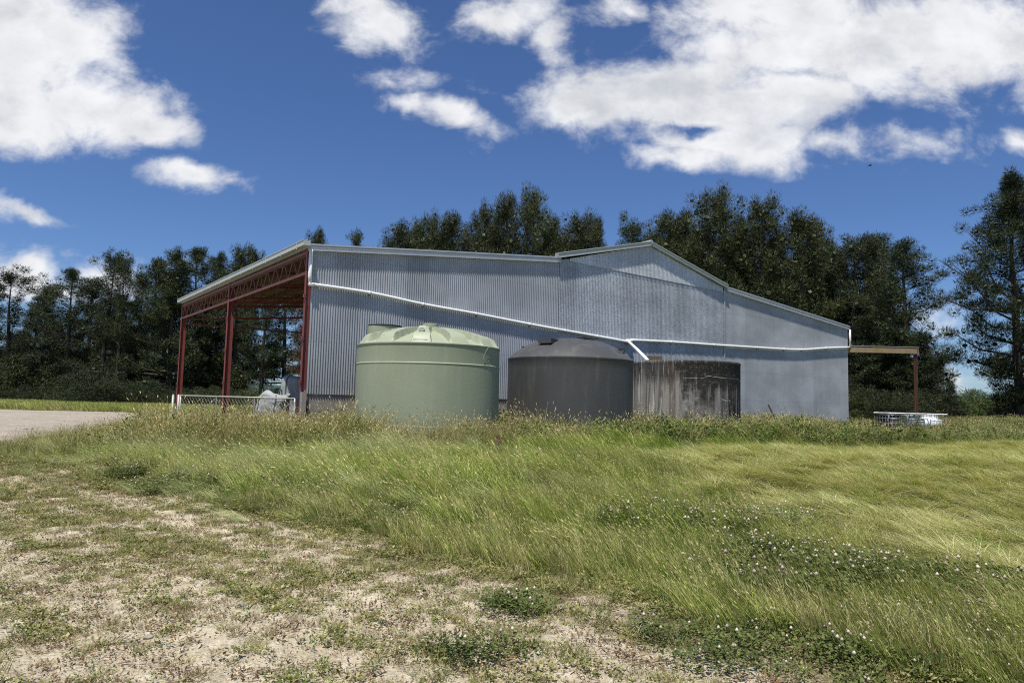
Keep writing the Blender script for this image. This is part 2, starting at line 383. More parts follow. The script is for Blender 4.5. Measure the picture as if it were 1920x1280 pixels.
# ------------------------------------------------------------------ ground
SB = np.array([(-60, 19), (-14, 14.6), (-9.2, 12.9), (-7.5, 12.4), (-5.6, 11.5), (-4, 10.5), (-2.2, 9.4), (-1.2, 8.3), (-.3, 7.2), (1.3, 5.8), (2, 4.9), (2.6, 4.0), (4, 2.0), (8, -6)])
def nse(x, y, s, seed=0):
    return (np.sin(x*s+seed)*np.sin(y*s*1.13+seed*1.7)+.6*np.sin(x*s*2.3+y*s*.9+seed*2.1)*np.sin(y*s*2.1-x*s*.6+seed)+.4*np.sin(x*s*4.9-y*s*2+seed)*np.sin(y*s*4.3+x*s*1.7+seed*.3))/2
def sandiness(x, y):      # 1 = bare earth area
    yb = np.interp(x, SB[:, 0], SB[:, 1])
    return sm(.9, -.7, y-yb+.55*nse(x, y, 1.4, 2.)) if False else 1-sm(-1.1, 1.1, (y-yb)*.50+.75*nse(x, y, 1.2, 2.)+.35*nse(x, y, 3.6, 2.))
FX = np.array([(4.5, 4.4), (5.9, 4.2), (7.1, 4.0), (8.5, 3.8), (10, 3.4), (12.3, 2.7), (14.9, 3.0), (17, 4.6), (18.7, 7.3), (21, 11.5), (23.2, 16.5), (27, 24), (40, 60)])
def flatness(x, y):       # 1 = lodged pale grass paddock
    xf = np.interp(y, FX[:, 0], FX[:, 1], left=5.0)
    return sm(-1.0, 1.4, x-xf+.7*nse(x, y, 1.1, 5.)+.4*nse(x, y, 3.1, 2.))
WX = np.array([(-40, 18.), (-12, 14.2), (-8, 13.8), (-4, 14.0), (0, 15.4), (5, 18.2), (7.5, 19.4), (16.5, 24.0), (24, 28), (60, 45)])
def weedband(x, y):
    return sm(-.6, .9, y-np.interp(x, WX[:, 0], WX[:, 1])+.5*nse(x, y, .9, 8.))
GP = np.array([(-10.6, 15.2), (-10.9, 18.5), (-12.6, 24), (-16.7, 33.5), (-20.0, 37.5), (-24, 36.5), (-60, 36), (-60, 16.5), (-14, 14.9)])
def inpoly(x, y, P):
    x = np.asarray(x); y = np.asarray(y); r = np.zeros(np.broadcast(x, y).shape, bool); n = len(P)
    for i in range(n):
        x0, y0 = P[i]; x1, y1 = P[(i+1) % n]
        if y0 == y1: continue
        c = ((y0 > y) != (y1 > y)) & (x < (x1-x0)*(y-y0)/(y1-y0)+x0); r ^= c
    return r

def grid(name, xs, ys, zf, mat, mask=None, attrs=None):
    X, Y = np.meshgrid(xs, ys); Z = zf(X, Y); V = np.stack([X, Y, Z], -1).reshape(-1, 3)
    nx, ny = len(xs), len(ys); i = np.arange(nx-1)[None]+np.arange(ny-1)[:, None]*nx; i = i.ravel()
    F = np.stack([i, i+1, i+nx+1, i+nx], 1)
    if mask is not None:
        xc = (V[F[:, 0], 0]+V[F[:, 2], 0])/2; yc = (V[F[:, 0], 1]+V[F[:, 2], 1])/2; F = F[mask(xc, yc)]
    A = {k: fn(V[:, 0], V[:, 1]) for k, fn in (attrs or {}).items()}
    return np_mesh(name, V, [F], mat, A, smooth=True)
def ground_mat():
    m = bpy.data.materials.new('paddock_earth'); m.use_nodes = True; n = NT(m.node_tree)
    pos = n.n('ShaderNodeNewGeometry').outputs['Position']
    sand = n.n('ShaderNodeAttribute', attribute_name='sand').outputs['Fac']
    flat = n.n('ShaderNodeAttribute', attribute_name='flat').outputs['Fac']
    n1 = n.noise(pos, 1.1, 8, .65); n2 = n.noise(pos, 7, 7, .68); n3 = n.noise(pos, 45, 5, .7)
    sc = n.mix(n.mapr(n2, .35, .65), (.52, .44, .305), (.80, .70, .51))
    sc = n.mix(n.mapr(n3, .5, .68, 0, .6), sc, (.22, .175, .105))
    th = n.mix(n.mapr(n2, .4, .62), (.15, .14, .06), (.23, .20, .10))
    cov = n.mapr(n.math('ADD', n.math('MULTIPLY', n1, .9), n.math('ADD', n.math('MULTIPLY', n2, .45), n.math('MULTIPLY', sand, -.55))), .22, .36)
    gc = n.mix(cov, sc, th)
    gc = n.mix(n.math('MULTIPLY', flat, .8), gc, n.mix(n.mapr(n2, .4, .6), (.13, .14, .045), (.20, .20, .07)))
    b = n.n('ShaderNodeBsdfPrincipled', i_Base_Color=gc, i_Roughness=.95); b.inputs['Specular IOR Level'].default_value = .1
    hgt = n.math('ADD', n.math('MULTIPLY', n2, .7), n.math('MULTIPLY', n3, .3))
    n.put(b.inputs['Normal'], n.n('ShaderNodeBump', i_Strength=1.0, i_Distance=.09, i_Height=hgt))
    n.n('ShaderNodeOutputMaterial', i_0=b); return m
def axis(lo, a, b, hi, d):
    mid = list(np.arange(a, b, d)); L = []; s = d; x = a
    while x > lo: s *= 1.18; x -= s; L.append(x)
    H = []; s = d; x = mid[-1]
    while x < hi: s *= 1.18; x += s; H.append(x)
    return np.array(L[::-1]+mid+H)
gxs, gys = axis(-1500, -12, 13, 1500, .09), axis(-300, 2.5, 18, 2600, .09)
def gz(x, y):
    near = np.exp(-((x/9)**2+((y-8)/9)**2))
    rough = near*.012*(nse(x, y, 9, 1)+nse(x, y, 17, 4))
    gi = inpoly(x, y, GP)
    return h(x, y)+rough-.05*gi
ground = grid('ground', gxs, gys, gz, ground_mat(), attrs={'sand': lambda x, y: sandiness(x, y)*(y < 22), 'flat': lambda x, y: np.maximum(flatness(x, y)*(1-weedband(x, y)), (y > 45)*.6)})
tag(ground, 'dry sandy earth and thatch under the rough paddock grass', kind='structure')
def gravel_fn(n, c, tc):
    vo = n.n('ShaderNodeTexVoronoi', i_Scale=16.0); n.put(vo.inputs['Vector'], tc)
    sc = n.n('ShaderNodeSeparateColor', i_0=vo.outputs['Color'])
    c = n.mix(1.0, c, n.mapr(sc.outputs[0], 0, 1, .7, 1.25, False), 'MULTIPLY')
    tr = n.noise(n.mapping(tc, scale=(.25, 1.6, 1)), .7, 5, .6)
    return n.mix(n.mapr(tr, .5, .7, 0, .35), c, (.42, .37, .29))
M_gravel = pmat('pale_gravel', (.33, .29, .235), .95, 0, .1, .15, 1.2, .02, 30, fn=gravel_fn)
def gravz(x, y): return h(x, y)+.012
GPs = GP
gravel = grid('gravel_yard', np.arange(-60, -10, .25), np.arange(14.5, 38.5, .25), gravz, M_gravel, mask=lambda x, y: inpoly(x+.4*nse(x, y, .8, 3), y+.3*nse(x, y, 1.1, 1), GP))
tag(gravel, 'pale gravel yard beside the barn', kind='structure')

# ------------------------------------------------------------------ barn
PHI = .6244; BX, BY = -5.7616, 20.1351; LB, DB = 28.32, 16.53; T1, T2, TR = 9.11, 18.37, 13.65
ZE, ZS, ZR, ZB = 4.2155+EYE, 5.1241+EYE, 6.3227+EYE, .05+EYE; S2 = 8.3; GB = .48
cph, sph = math.cos(PHI), math.sin(PHI)
barn = empty('barn', (BX, BY, 0), PHI, label='large corrugated steel barn with open red steel bays on its left side', cat='barn')
def Bw(t, s, z): return Vector((BX+t*cph-s*sph, BY+t*sph+s*cph, z))
def wall_hit(px, py, off=0.):
    """barn-local (t, s, z) of the sight line with the front wall plane, pushed out by off"""
    d = ray(px, py); n = Vector((sph, -cph, 0)); k = (Vector((BX, BY, 0))+n*off).dot(n)/d.dot(n)
    p = Vector((0, 0, EYE))+d*k; q = p-Vector((BX, BY, 0))
    return Vector((q.x*cph+q.y*sph, -off, p.z))
def rl(t):
    return np.interp(t, [0, T1, TR, T2, LB], [ZE, ZS, ZR, ZS, ZE])
def corr(name, t0, t1, zb, zt, mat, off=0., parent=barn, rows=1):
    n = int((t1-t0)/.0762*8); ts = np.linspace(t0, t1, n+1); ys = -off-.0105*np.sin(ts/.0762*2*math.pi)
    V = []
    for k in range(rows+1):
        f = k/rows; z0 = zb(ts) if callable(zb) else np.full_like(ts, zb); z1 = zt(ts) if callable(zt) else np.full_like(ts, zt)
        V.append(np.stack([ts, ys, z0+(z1-z0)*f], 1))
    V = np.concatenate(V); c = n+1; i = (np.arange(n)[None]+np.arange(rows)[:, None]*c).ravel()
    o = np_mesh(name, V, [np.stack([i, i+1, i+c+1, i+c], 1)], mat, smooth=True); o.parent = parent; return o
corr('wall_cladding', .04, T1, ZB, lambda t: rl(t)-.05, M_clad)['label'] = 'grey corrugated cladding left of the gable'
corr('wall_cladding', T1+.01, T2, ZB, lambda t: np.minimum(rl(t)-.05, ZS+.05-.02*(t-T1)), M_clad_mid, .012)['label'] = 'speckled old galvanised cladding under the gable'
corr('wall_cladding', T2+.005, LB-.02, 1.0, lambda t: rl(t)-.05, M_clad, .003)['label'] = 'grey corrugated cladding right of the gable'
o = corr('gable_cladding', T1+.45, T2-.1, lambda t: np.minimum(ZS-.03-.02*(t-T1), rl(t)-.1), lambda t: rl(t)-.06, M_clad_gable, .036)
o['label'] = 'patchy bright corrugated sheets in the gable peak'
# vertical joints
b = MB(); b.box((T2, -.032, (1.1+ZS)/2), (.07, .02, ZS-1.2)); b.build('joint_flashing', M_clad_gable, barn)
# block base
b = MB(); b.box((LB/2, .13, (ZB+.1)/2+.1), (LB, .2, ZB-.1+.0)); b.build('block_base', M_block, barn)
b = MB(); b.box((-.05, -.06, .95), (.13, .14, 1.5)); b.build('corner_pier', M_block, barn)
# side/back walls
b = MB()
b.add([(LB, .05, .3), (LB, DB, .3), (LB, DB, ZE-.1), (LB, .05, ZE-.1)], [(0, 1, 2, 3)])
b.add([(LB-.03, .05, .3), (LB-.03, DB, .3), (LB-.03, DB, ZE-.1), (LB-.03, .05, ZE-.1)], [(3, 2, 1, 0)])
b.add([(T1, .1, .3), (T1, DB-.1, .3), (T1, DB-.1, ZS-.2), (T1, .1, ZS-.2)], [(0, 1, 2, 3)])
b.add([(T1, DB, .3), (LB, DB, .3), (LB, DB, ZE-.1), (T2, DB, ZS-.1), (TR, DB, ZR-.1), (T1, DB, ZS-.1)], [(0, 1, 2, 3, 4, 5)])
b.build('rear_cladding', M_clad, barn)
b = MB(); b.box((LB/2, DB/2+.2, GB), (LB-.3, DB-.3, .06)); b.build('floor', M_floor, barn)
# roof slabs
def slab(name, t0, z0, t1, z1, th, mat, s0=-.1, s1=DB+.1):
    b = MB(); b.add([(t0, s0, z0), (t1, s0, z1), (t1, s1, z1), (t0, s1, z0), (t0, s0, z0-th), (t1, s0, z1-th), (t1, s1, z1-th), (t0, s1, z0-th)],
                    [(0, 1, 2, 3), (7, 6, 5, 4), (0, 4, 5, 1), (1, 5, 6, 2), (2, 6, 7, 3), (3, 7, 4, 0)]); return b.build(name, mat, barn)
slab('roof', -.12, ZE-.02, T1+.02, ZS, .035, M_roof)['label'] = 'low left roof slope over the open bays'
slab('roof', T1-.22, ZS+.06, TR, ZR+.02, .04, M_roof); slab('roof', TR, ZR+.02, T2+.05, ZS+.03, .04, M_roof)
slab('roof', T2+.02, ZS-.03, LB+.12, ZE-.02, .035, M_roof)
slab('ceiling_lining', -.02, ZE-.075, T1, ZS-.055, .01, M_under, .05, DB-.05)
# barge flashings: two stepped ribs
def barge(a, c, lab=None):
    b = MB(); n = Vector((0, 0, 1))
    a = Vector(a); c = Vector(c)
    b.bar(a+Vector((0, -.04, .0)), c+Vector((0, -.04, .0)), .06, .20)
    b.bar(a+Vector((0, -.088, .075)), c+Vector((0, -.088, .075)), .04, .05)
    b.bar(a+Vector((0, -.088, -.075)), c+Vector((0, -.088, -.075)), .04, .05)
    o = b.build('barge_flashing', M_flash, barn)
    if lab: o['label'] = lab
barge((-.1, 0, ZE-.04), (T1, 0, ZS-.05)); barge((T2+.1, 0, ZS-.05), (LB+.05, 0, ZE-.06))
b = MB(); b.bar((T1-.2, -.10, ZS+.05), (TR, -.10, ZR), .16, .15); b.bar((TR, -.10, ZR), (T2+.08, -.10, ZS+.01), .16, .10); b.bar((T1-.2, -.10, ZS+.15), (TR, -.10, ZR+.09), .2, .03); b.bar((TR, -.10, ZR+.07), (T2+.08, -.10, ZS+.09), .2, .03)
b.build('barge_flashing', M_gutter, barn)['label'] = 'pale capping along the two gable slopes'
b = MB(); b.tube([(TR, -.2, ZR+.08), (TR, DB, ZR+.08)], .07, 8); b.build('ridge_cap', M_flash, barn)
# gutter along open side
b = MB(); b.box((-.22, DB/2-.1, ZE+.03), (.2, DB+.3, .13)); 
for k in range(12): b.box((-.325, .3+k*DB/11.6, ZE+.02), (.014, .03, .19))
b.box((-.22, DB/2-.1, ZE+.11), (.23, DB+.3, .02))
b.build('gutter', M_gutter, barn)
b = MB(); b.box((-.06, DB/2, ZE-.2), (.04, DB, .16)); b.build('fascia_board', M_purlin, barn)
# posts
def post(s, zb=0.3, w=.16, d=.2):
    b = MB(); H = ZE-.1-zb; zc = zb+H/2
    b.box((-.0, s, zc), (d-.02, .012, H)); b.box((-d/2, s, zc), (.014, w, H)); b.box((d/2, s, zc), (.014, w, H))
    for k in range(3): b.box((-d/2-.03, s-.04, 2.0+k*1.2), (.06, .07, .10))
    return b.build('post', M_red, barn)
post(.06, .5, .12, .2); post(S2); post(DB); 
def post2(t, s):
    b = MB(); b.box((t, s, 2.9), (.15, .15, 5.0)); b.build('post', M_red, barn)
post2(T1-.15, DB)
# truss beam along the open side, one web mesh per bay
def truss(p0, p1, depth, n, name, mat=M_red, r=.017):
    p0 = Vector(p0); p1 = Vector(p1); up = Vector((0, 0, 1)); b = MB()
    b.bar(p0, p1, .07, .07); b.bar(p0-up*depth, p1-up*depth, .08, .08)
    for k in range(n):
        a = p0.lerp(p1, k/n); c = p0.lerp(p1, (k+.5)/n); e = p0.lerp(p1, (k+1)/n)
        b.tube([a-up*depth, c], r, 5, False); b.tube([c, e-up*depth], r, 5, False)
    return b.build(name, mat, barn)
truss((-.05, .1, ZE-.16), (-.05, S2, ZE-.16), .58, 10, 'truss_beam', M_redpale); truss((-.05, S2, ZE-.16), (-.05, DB, ZE-.16), .58, 10, 'truss_beam', M_redpale)
for s in (S2, DB-.05): truss((.1, s, ZE-.2), (T1-.1, s, ZS-.2), .6, 11, 'cross_truss')
for s in (4.2, 12.4): truss((.1, s, ZE-.2), (T1-.1, s, ZS-.2), .4, 14, 'cross_truss')
b = MB(); b.bar((.1, DB-.05, ZE-1.0), (T1-.1, DB-.05, ZE-1.0), .06, .06); b.build('tie_rod', M_red, barn)
for k in range(8):
    t = .55+k*1.13; z = np.interp(t, [0, T1], [ZE, ZS])-.17; b = MB(); b.box((t, DB/2, z), (.05, DB-.2, .15)); b.build('purlin', M_purlin, barn)

# white pvc water pipes on the wall
def wpipe(pts, off, r=.048, name='downpipe', dz=0):
    b = MB(); P = [wall_hit(x, y, off) for x, y in pts]; n = len(P); Q = []
    for i in range(n-1):
        p0, p1, p2, p3 = P[max(0, i-1)], P[i], P[i+1], P[min(n-1, i+2)]
        for k in range(5):
            u = k/5; Q.append(.5*((2*p1)+(p2-p0)*u+(2*p0-5*p1+4*p2-p3)*u*u+(3*p1-p0-3*p2+p3)*u**3))
    b.tube(Q+[P[-1]], r, 10)
    for p in P[1:-1]: b.tube([p-(P[1]-P[0]).normalized()*.04, p+(P[1]-P[0]).normalized()*.04], r+.007, 10)
    return b, P
b, P = wpipe([(581, 532.5), (693, 549), (793, 570.5), (893, 588.5), (993, 608), (1060, 620), (1120, 630.5), (1179, 641)], .062, .05)
o = b.build('water_pipe', M_pvc, barn, smooth=True); o['label'] = 'long white pipe sloping down the left half of the wall'
b = MB(); b.tube([(-.04, -.09, ZE-.1), (-.04, -.09, ZE-.85), (P[0].x-.0, -.085, P[0].z)], .055, 10); b.tube([(P[0].x-.05, -.085, P[0].z), (P[0].x+.12, -.085, P[0].z-.02)], .057, 10)
b.build('downpipe', M_pvc, barn, smooth=True)['label'] = 'white downpipe at the left corner'
b, P2 = wpipe([(1183, 637.5), (1258, 641), (1339, 646.5), (1420, 651.5), (1470, 654.5), (1504, 655.5), (1549, 652.5), (1592, 651)], .065, .05)
o = b.build('water_pipe', M_pvc, barn, smooth=True); o['label'] = 'sagging white pipe along the right half of the wall'
b = MB(); b.tube([(LB+.04, -.10, ZE-.15), (LB+.05, -.10, P2[-1].z)], .05, 10); b.build('downpipe', M_pvc, barn, smooth=True)['label'] = 'white downpipe at the right corner'
q = at(1214, 675, 24.0); q = Matrix.Rotation(-PHI, 3, 'Z') @ (q-Vector((BX, BY, 0)))
b = MB(); b.tube([P[-1], P[-1].lerp(q, .5)+Vector((0, 0, .015)), q], .06, 10); b.tube([P[-1]+Vector((-.12, 0, .02)), P[-1]+Vector((.12, -.02, .03))], .085, 10)
b.build('water_pipe', M_pvc, barn, smooth=True)['label'] = 'white branch pipe dropping into the concrete tank'
for P_ in (P, P2):
    for p in P_[1:]:
        b = MB(); b.box((p.x, -.04, p.z-.06), (.03, .09, .03)); b.build('pipe_bracket', M_purlin, barn)

# ------------------------------------------------------------------ tanks
def px_center(px, Y, py=700): return at(px, py, Y)
def green_tank():
    c = px_center(803.5, 18.45); r = 1.80; zg = .45; zr = EYE+1.30; zt = EYE+1.88
    t = empty('water_tank', (c.x, c.y, zg), label='pale green plastic water tank with a ribbed dome lid', cat='water tank')
    zr -= zg; zt -= zg
    b = MB(); n = 96
    prof = [(r+.035, 0), (r+.035, .48), (r+.035, .50), (r+.024, .52), (r+.024, .54), (r+.02, zr-.52), (r+.02, zr-.50), (r+.028, zr-.485), (r+.028, zr-.47), (r+.008, zr-.45), (r+.008, zr-.43), (r+.008, zr-.07), (r+.01, zr-.05), (r+.025, zr-.03), (r+.025, zr), (r, zr+.015)]
    b.lathe(prof, n)
    for k, v in enumerate(b.v):      # slight dents and ovalling of the old plastic
        x, y, z = v; a = math.atan2(y, x); s = 1+.003*math.sin(3*a+z*1.7)+.0022*math.sin(7*a-2.3*z)*math.sin(z*2.6); b.v[k] = (x*s, y*s, z)
    b.build('tank_wall', M_green, t, angle=40)
    # dome with raised ribs
    NR, NA = 26, 480; V = []; F = []
    for i in range(NR+1):
        u = 1-i/NR; rr = r*u
        for k in range(NA):
            a = 2*math.pi*k/NA-math.pi/2
            base = zr+.015+(zt-zr-.13)*(1-u**1.4)
            q = ((a+math.pi/2)/(math.pi/6)); q = abs(q-round(q))*math.pi/6*rr    # metres from the rib centre line
            half = .08+.15*max(0, (u-.55)/.45)
            m_ = 1-min(1, max(0, (q-half)/.03)); edge = min(1, max(0, (1-u)/.085))
            lift = .115*m_*edge*(1 if u > .14 else u/.14)
            top = zr+.22+(zt-zr-.22)*(1-u**1.7)
            z = base+lift if u < .5 else base+(max(top, base+.05)-base)*m_*edge*.9+0*lift
            if u < .5: z = base+ (max(top, base+.05)-base)*m_*.9*(u/.5)**.3
            V.append((rr*math.cos(a), rr*math.sin(a), z))
    for i in range(NR):
        for k in range(NA):
            k2 = (k+1) % NA; F.append((i*NA+k, i*NA+k2, (i+1)*NA+k2, (i+1)*NA+k))
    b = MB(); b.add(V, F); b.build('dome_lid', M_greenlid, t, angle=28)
    b = MB(); b.lathe([(0.001, zt+.045), (.16, zt+.045), (.2, zt+.03), (.2, zt-.05)], 32); b.build('crown_cap', M_green, t, angle=40)
    # inlet boss on the front rib, hatch at the back left
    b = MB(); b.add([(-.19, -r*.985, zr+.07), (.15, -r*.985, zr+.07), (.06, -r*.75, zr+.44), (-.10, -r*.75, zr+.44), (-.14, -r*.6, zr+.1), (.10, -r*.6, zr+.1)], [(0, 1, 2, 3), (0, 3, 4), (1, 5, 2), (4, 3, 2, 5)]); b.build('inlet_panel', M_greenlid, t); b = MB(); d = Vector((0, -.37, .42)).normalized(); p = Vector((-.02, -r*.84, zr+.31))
    b.tube([p-d*.1, p+d*.03, p+d*.03+d*.001], [.078, .078, .065], 24); b.build('inlet_boss', M_darkgreen, t, angle=40)
    hp = at(720, 625, 19.95); lp = Vector((hp.x-c.x, hp.y-c.y, 0)); zt_ = EYE+(at(720, 613, 19.95).z-EYE)-zg
    b = MB(); b.lathe([(.46, zr-.1), (.46, zt_)], 32, lp); b.build('hatch_riser', M_green, t, smooth=True)
    b = MB(); b.lathe([(.47, zt_), (.47, zt_+.035), (.36, zt_+.05), (.001, zt_+.05)], 32, lp+Vector((.02, 0, 0))); b.build('hatch_cover', M_black, t, angle=40)
    # lugs and the loose cord on the right shoulder
    for ax in (-34, 58):
        a = R(ax)-math.pi/2; b = MB(); b.box((math.cos(a)*(r-.13), math.sin(a)*(r-.13), zr+.11), (.05, .1, .14), rz=a); b.build('lug', M_darkgreen, t)
    b = MB(); a = R(62)-math.pi/2; pts = []
    for k in range(14):
        f = k/13; aa = a-R(9)*math.sin(f*math.pi)-R(3)*f; pts.append((math.cos(aa)*(r+.035), math.sin(aa)*(r+.035), zr+.12-.5*math.sin(f*math.pi*.62)))
    b.tube(pts, .004, 4); b.build('cord', M_galv, t)
def grey_tank():
    c = px_center(1069, 20.9); r = 1.80; zg = .45; zr = EYE+1.215-zg; zt = EYE+1.82-zg
    t = empty('water_tank', (c.x, c.y, zg), label='charcoal grey plastic water tank with a smooth domed top', cat='water tank')
    b = MB(); prof = [(r+.01, 0), (r+.012, zr*.3), (r+.01, zr-.3), (r+.018, zr-.06), (r+.03, zr-.03), (r+.03, zr), (r-.0, zr+.02)]
    b.lathe(prof, 96); b.build('tank_wall', M_grey, t, angle=50)
    b = MB(); pr = [(r-.0, zr+.02)]
    for i in range(1, 19):
        u = 1-i/18; pr.append((max(.001, r*u), zr+.02+(zt-zr)*(1-u**2.8)))
    b.lathe(pr, 96); b.build('dome_lid', M_grey, t, smooth=True)
    # recessed hatch and lifting lugs: angular boxes standing on the dome
    def dome(u): return zr+.02+(zt-zr)*(1-u**2.8)
    for (ang, u, w_, d_, h_, nm) in ((-36, .68, .42, .34, .12, 'hatch_box'), (64, .86, .12, .14, .13, 'lifting_lug'), (40, .35, .4, .35, .05, 'inlet_cover'), (-118, .8, .2, .2, .14, 'lifting_lug')):
        a = R(ang)-math.pi/2; b = MB(); rr = r*u
        M3 = Matrix.Rotation(a, 3, 'Z')
        b.box((math.cos(a)*rr, math.sin(a)*rr, dome(u)+h_*.3), (d_, w_, h_), M3)
        b.box((math.cos(a)*(rr-.02), math.sin(a)*(rr-.02), dome(u)+h_*.8), (d_+.03, w_+.03, .02), M3)
        b.build(nm, M_grey, t)
def concrete_tank():
    c = px_center(1285.5, 24.7); r = 1.80; zg = .42; H = EYE+1.44-zg
    t = empty('water_tank', (c.x, c.y, zg), rz=0, label='stained old concrete water tank with white cracks', cat='water tank')
    b = MB(); b.lathe([(r, 0), (r, .5), (r, 1.0), (r, 1.6), (r, H-.10), (r+.006, H-.08), (r+.006, H-.012), (r-.006, H), (.001, H+.04)], 96); b.build('tank_wall', M_conc, t, angle=50)
    rnd = random.Random(4)
    def crack(pts, w0):
        b = MB(); V = []; fine = []
        for i in range(len(pts)-1):
            for k in range(7):
                f = k/7; fine.append((pts[i][0]*(1-f)+pts[i+1][0]*f, pts[i][1]*(1-f)+pts[i+1][1]*f+rnd.uniform(-.012, .012)))
        for a, z in fine:
            w_ = w0*rnd.uniform(.25, 1.3); q = R(a)-math.pi/2
            V += [(math.cos(q)*(r+.004), math.sin(q)*(r+.004), z-w_), (math.cos(q)*(r+.006), math.sin(q)*(r+.006), z+w_)]
        b.add(V, [(2*i, 2*i+2, 2*i+3, 2*i+1) for i in range(len(fine)-1)]); b.build('lime_crack', M_crack, t)
    crack([(-17, H-.56), (-4, H-.58), (5, H-.56), (8, H-.50), (20, H-.52), (40, H-.55), (52, H-.54), (66, H-.64), (82, H-.68)], .009)
    crack([(24, H-1.2), (30, H-1.27), (36, H-1.25), (38, H-1.3)], .014)
    crack([(62, H-1.40), (66, H-1.28)], .012); crack([(-70, H-.42), (-55, H-.47), (-48, H-.40)], .004)
    return c, H+zg
green_tank(); grey_tank(); cc, ztop = concrete_tank()
def cblock(px, Y, lab):
    p = at(px, 672, Y); o = MB()
    o.box((0, -.06, .1), (.26, .02, .2)); o.box((0, .06, .1), (.26, .02, .2))
    for x in (-.13, 0, .13): o.box((x, 0, .1), (.03, .104, .196))
    ob = o.build('concrete_block', M_brick, loc=(p.x, p.y, ztop+.012)); tag(ob, lab, 'concrete block', 'hollow blocks on the concrete tank')
cblock(1222, 24.6, 'small hollow concrete block on the concrete tank, nearer the white pipe'); cblock(1233, 24.6, 'small hollow concrete block on the concrete tank, farther from the white pipe')

# ------------------------------------------------------------------ gate, bags, totes, beam frame, small things
def gate():
    a = at(338, 741, 21.2); c = at(553, 743, 19.75); zt = EYE-.09; L = (Vector((c.x, c.y, 0))-Vector((a.x, a.y, 0))).length
    rz = math.atan2(c.y-a.y, c.x-a.x); zg = .42; Ht = zt-zg; Hb = .12
    t = empty('farm_gate', (a.x, a.y, zg), rz, label='long galvanised pipe gate with netting beside the barn corner', cat='gate')
    b = MB(); b.tube([(0, 0, Ht), (L, 0, Ht)], .024, 8); b.tube([(0, 0, Hb), (L, 0, Hb)], .022, 8); b.tube([(0.02, 0, Hb), (.02, 0, Ht)], .022, 8); b.tube([(L, 0, Hb), (L, 0, Ht)], .022, 8)
    b.build('frame', M_galv, t, smooth=True)
    for k in (1, 2):
        b = MB(); b.tube([(L*k/3, 0, Hb), (L*k/3, 0, Ht)], .017, 8); b.build('upright', M_galv, t)
    for k in range(3):
        b = MB(); b.tube([(L*k/3+.08, 0, Hb+.05), (L*(k+1)/3-.03, 0, Ht-.06)], .012, 6); b.build('brace', M_galv, t)
    b = MB(); n = int(L/.11)
    for k in range(-8, n+1):
        for sg in (1, -1):
            x0 = k*.11; x1 = x0+(Ht-Hb)*.75; z0, z1 = Hb, Ht
            if sg < 0: z0, z1 = z1, z0
            xa, xb = max(0, x0), min(L, x1)
            if xb <= xa: continue
            za = z0+(z1-z0)*(xa-x0)/(x1-x0); zb_ = z0+(z1-z0)*(xb-x0)/(x1-x0)
            b.tube([(xa, .004*sg, za), (xb, .004*sg, zb_)], .0024, 3, False)
    b.build('wire_netting', M_wire, t)
    for i, (dx, dy_) in enumerate(((-.16, .1), (.0-.04, -.22))):
        p = Matrix.Rotation(rz, 3, 'Z') @ Vector((dx, dy_, 0)); b = MB(); b.tube([(0, 0, -.1), (0, 0, Ht+.02-.03*i)], .034, 10); b.lathe([(.036, Ht), (.02, Ht+.03), (.001, Ht+.035)], 10)
        o = b.build('gate_post', M_galv, smooth=True, loc=(a.x+p.x, a.y+p.y, zg)); tag(o, ['grey steel post just left of the netted gate', 'pale steel post in front of the left end of the netted gate'][i], 'post', 'posts at the gate end')
gate()
def bulk_bag(px, py, Y, w_, d_, h_, rz, seed, label, slump):
    p = at(px, py, Y); zg = hz(p.x, p.y)
    t = empty('bulk_bag', (p.x, p.y, zg), rz, label=label, cat='bulk bag', group='woven bulk bags by the barn')
    n, m_ = 48, 30; V = []; sv = Vector((seed*3.1, seed, 0))
    def pt(a, f, off=0.):
        e = 3.0; ca, sa = math.cos(a), math.sin(a); k = (abs(ca)**e+abs(sa)**e)**(-1/e)
        pr = 1-.10*(1-min(1, f/.12))**2-.30*max(0, (f-.92)/.08)**2
        bul = 1+.05*math.sin(math.pi*f)
        q = Vector((ca*k, sa*k, f*3)); wv = .055*mnoise.noise(q*1.7+sv)+.035*mnoise.noise(q*4.5+sv)
        fold = .02*math.sin(9*a+3*mnoise.noise(q+sv)*3)*max(0, (f-.45))*2
        x = ca*k*w_/2*(pr*bul+wv+fold)+off*ca; y = sa*k*d_/2*(pr*bul+wv+fold)+off*sa
        z = f*h_+slump*mnoise.noise(Vector((x*2, y*2, seed)))*f
        return (x+slump*.5*f*f*math.sin(seed), y, z)
    b = MB()
    for j in range(m_+1):
        for i in range(n): b.v.append(pt(2*math.pi*i/n, j/m_))
    for j in range(m_):
        for i in range(n): b.f.append((j*n+i, j*n+(i+1) % n, (j+1)*n+(i+1) % n, (j+1)*n+i)); b.mi.append(0)
    b.f.append(tuple(m_*n+i for i in range(n))); b.mi.append(0)
    b.build('bag_body', M_bag, t, angle=60)
    for a0 in (-2.2, -1.05, .1, 2.3):
        b = MB(); wd = .045
        V = [];
        for j in range(m_+1): V += [pt(a0-wd, j/m_, .008), pt(a0+wd, j/m_, .008)]
        b.add(V, [(2*j, 2*j+1, 2*j+3, 2*j+2) for j in range(m_)]); b.build('webbing_stripe', M_bagstripe, t)
    for sx in (-1, 1):
        b = MB(); b.tube([(sx*w_*.3, -d_*.2, h_*.96), (sx*w_*.33, -d_*.1, h_+.14), (sx*w_*.3, d_*.1, h_+.12), (sx*w_*.28, d_*.2, h_*.96)], .02, 6); b.build('lifting_loop', M_bagstripe, t)
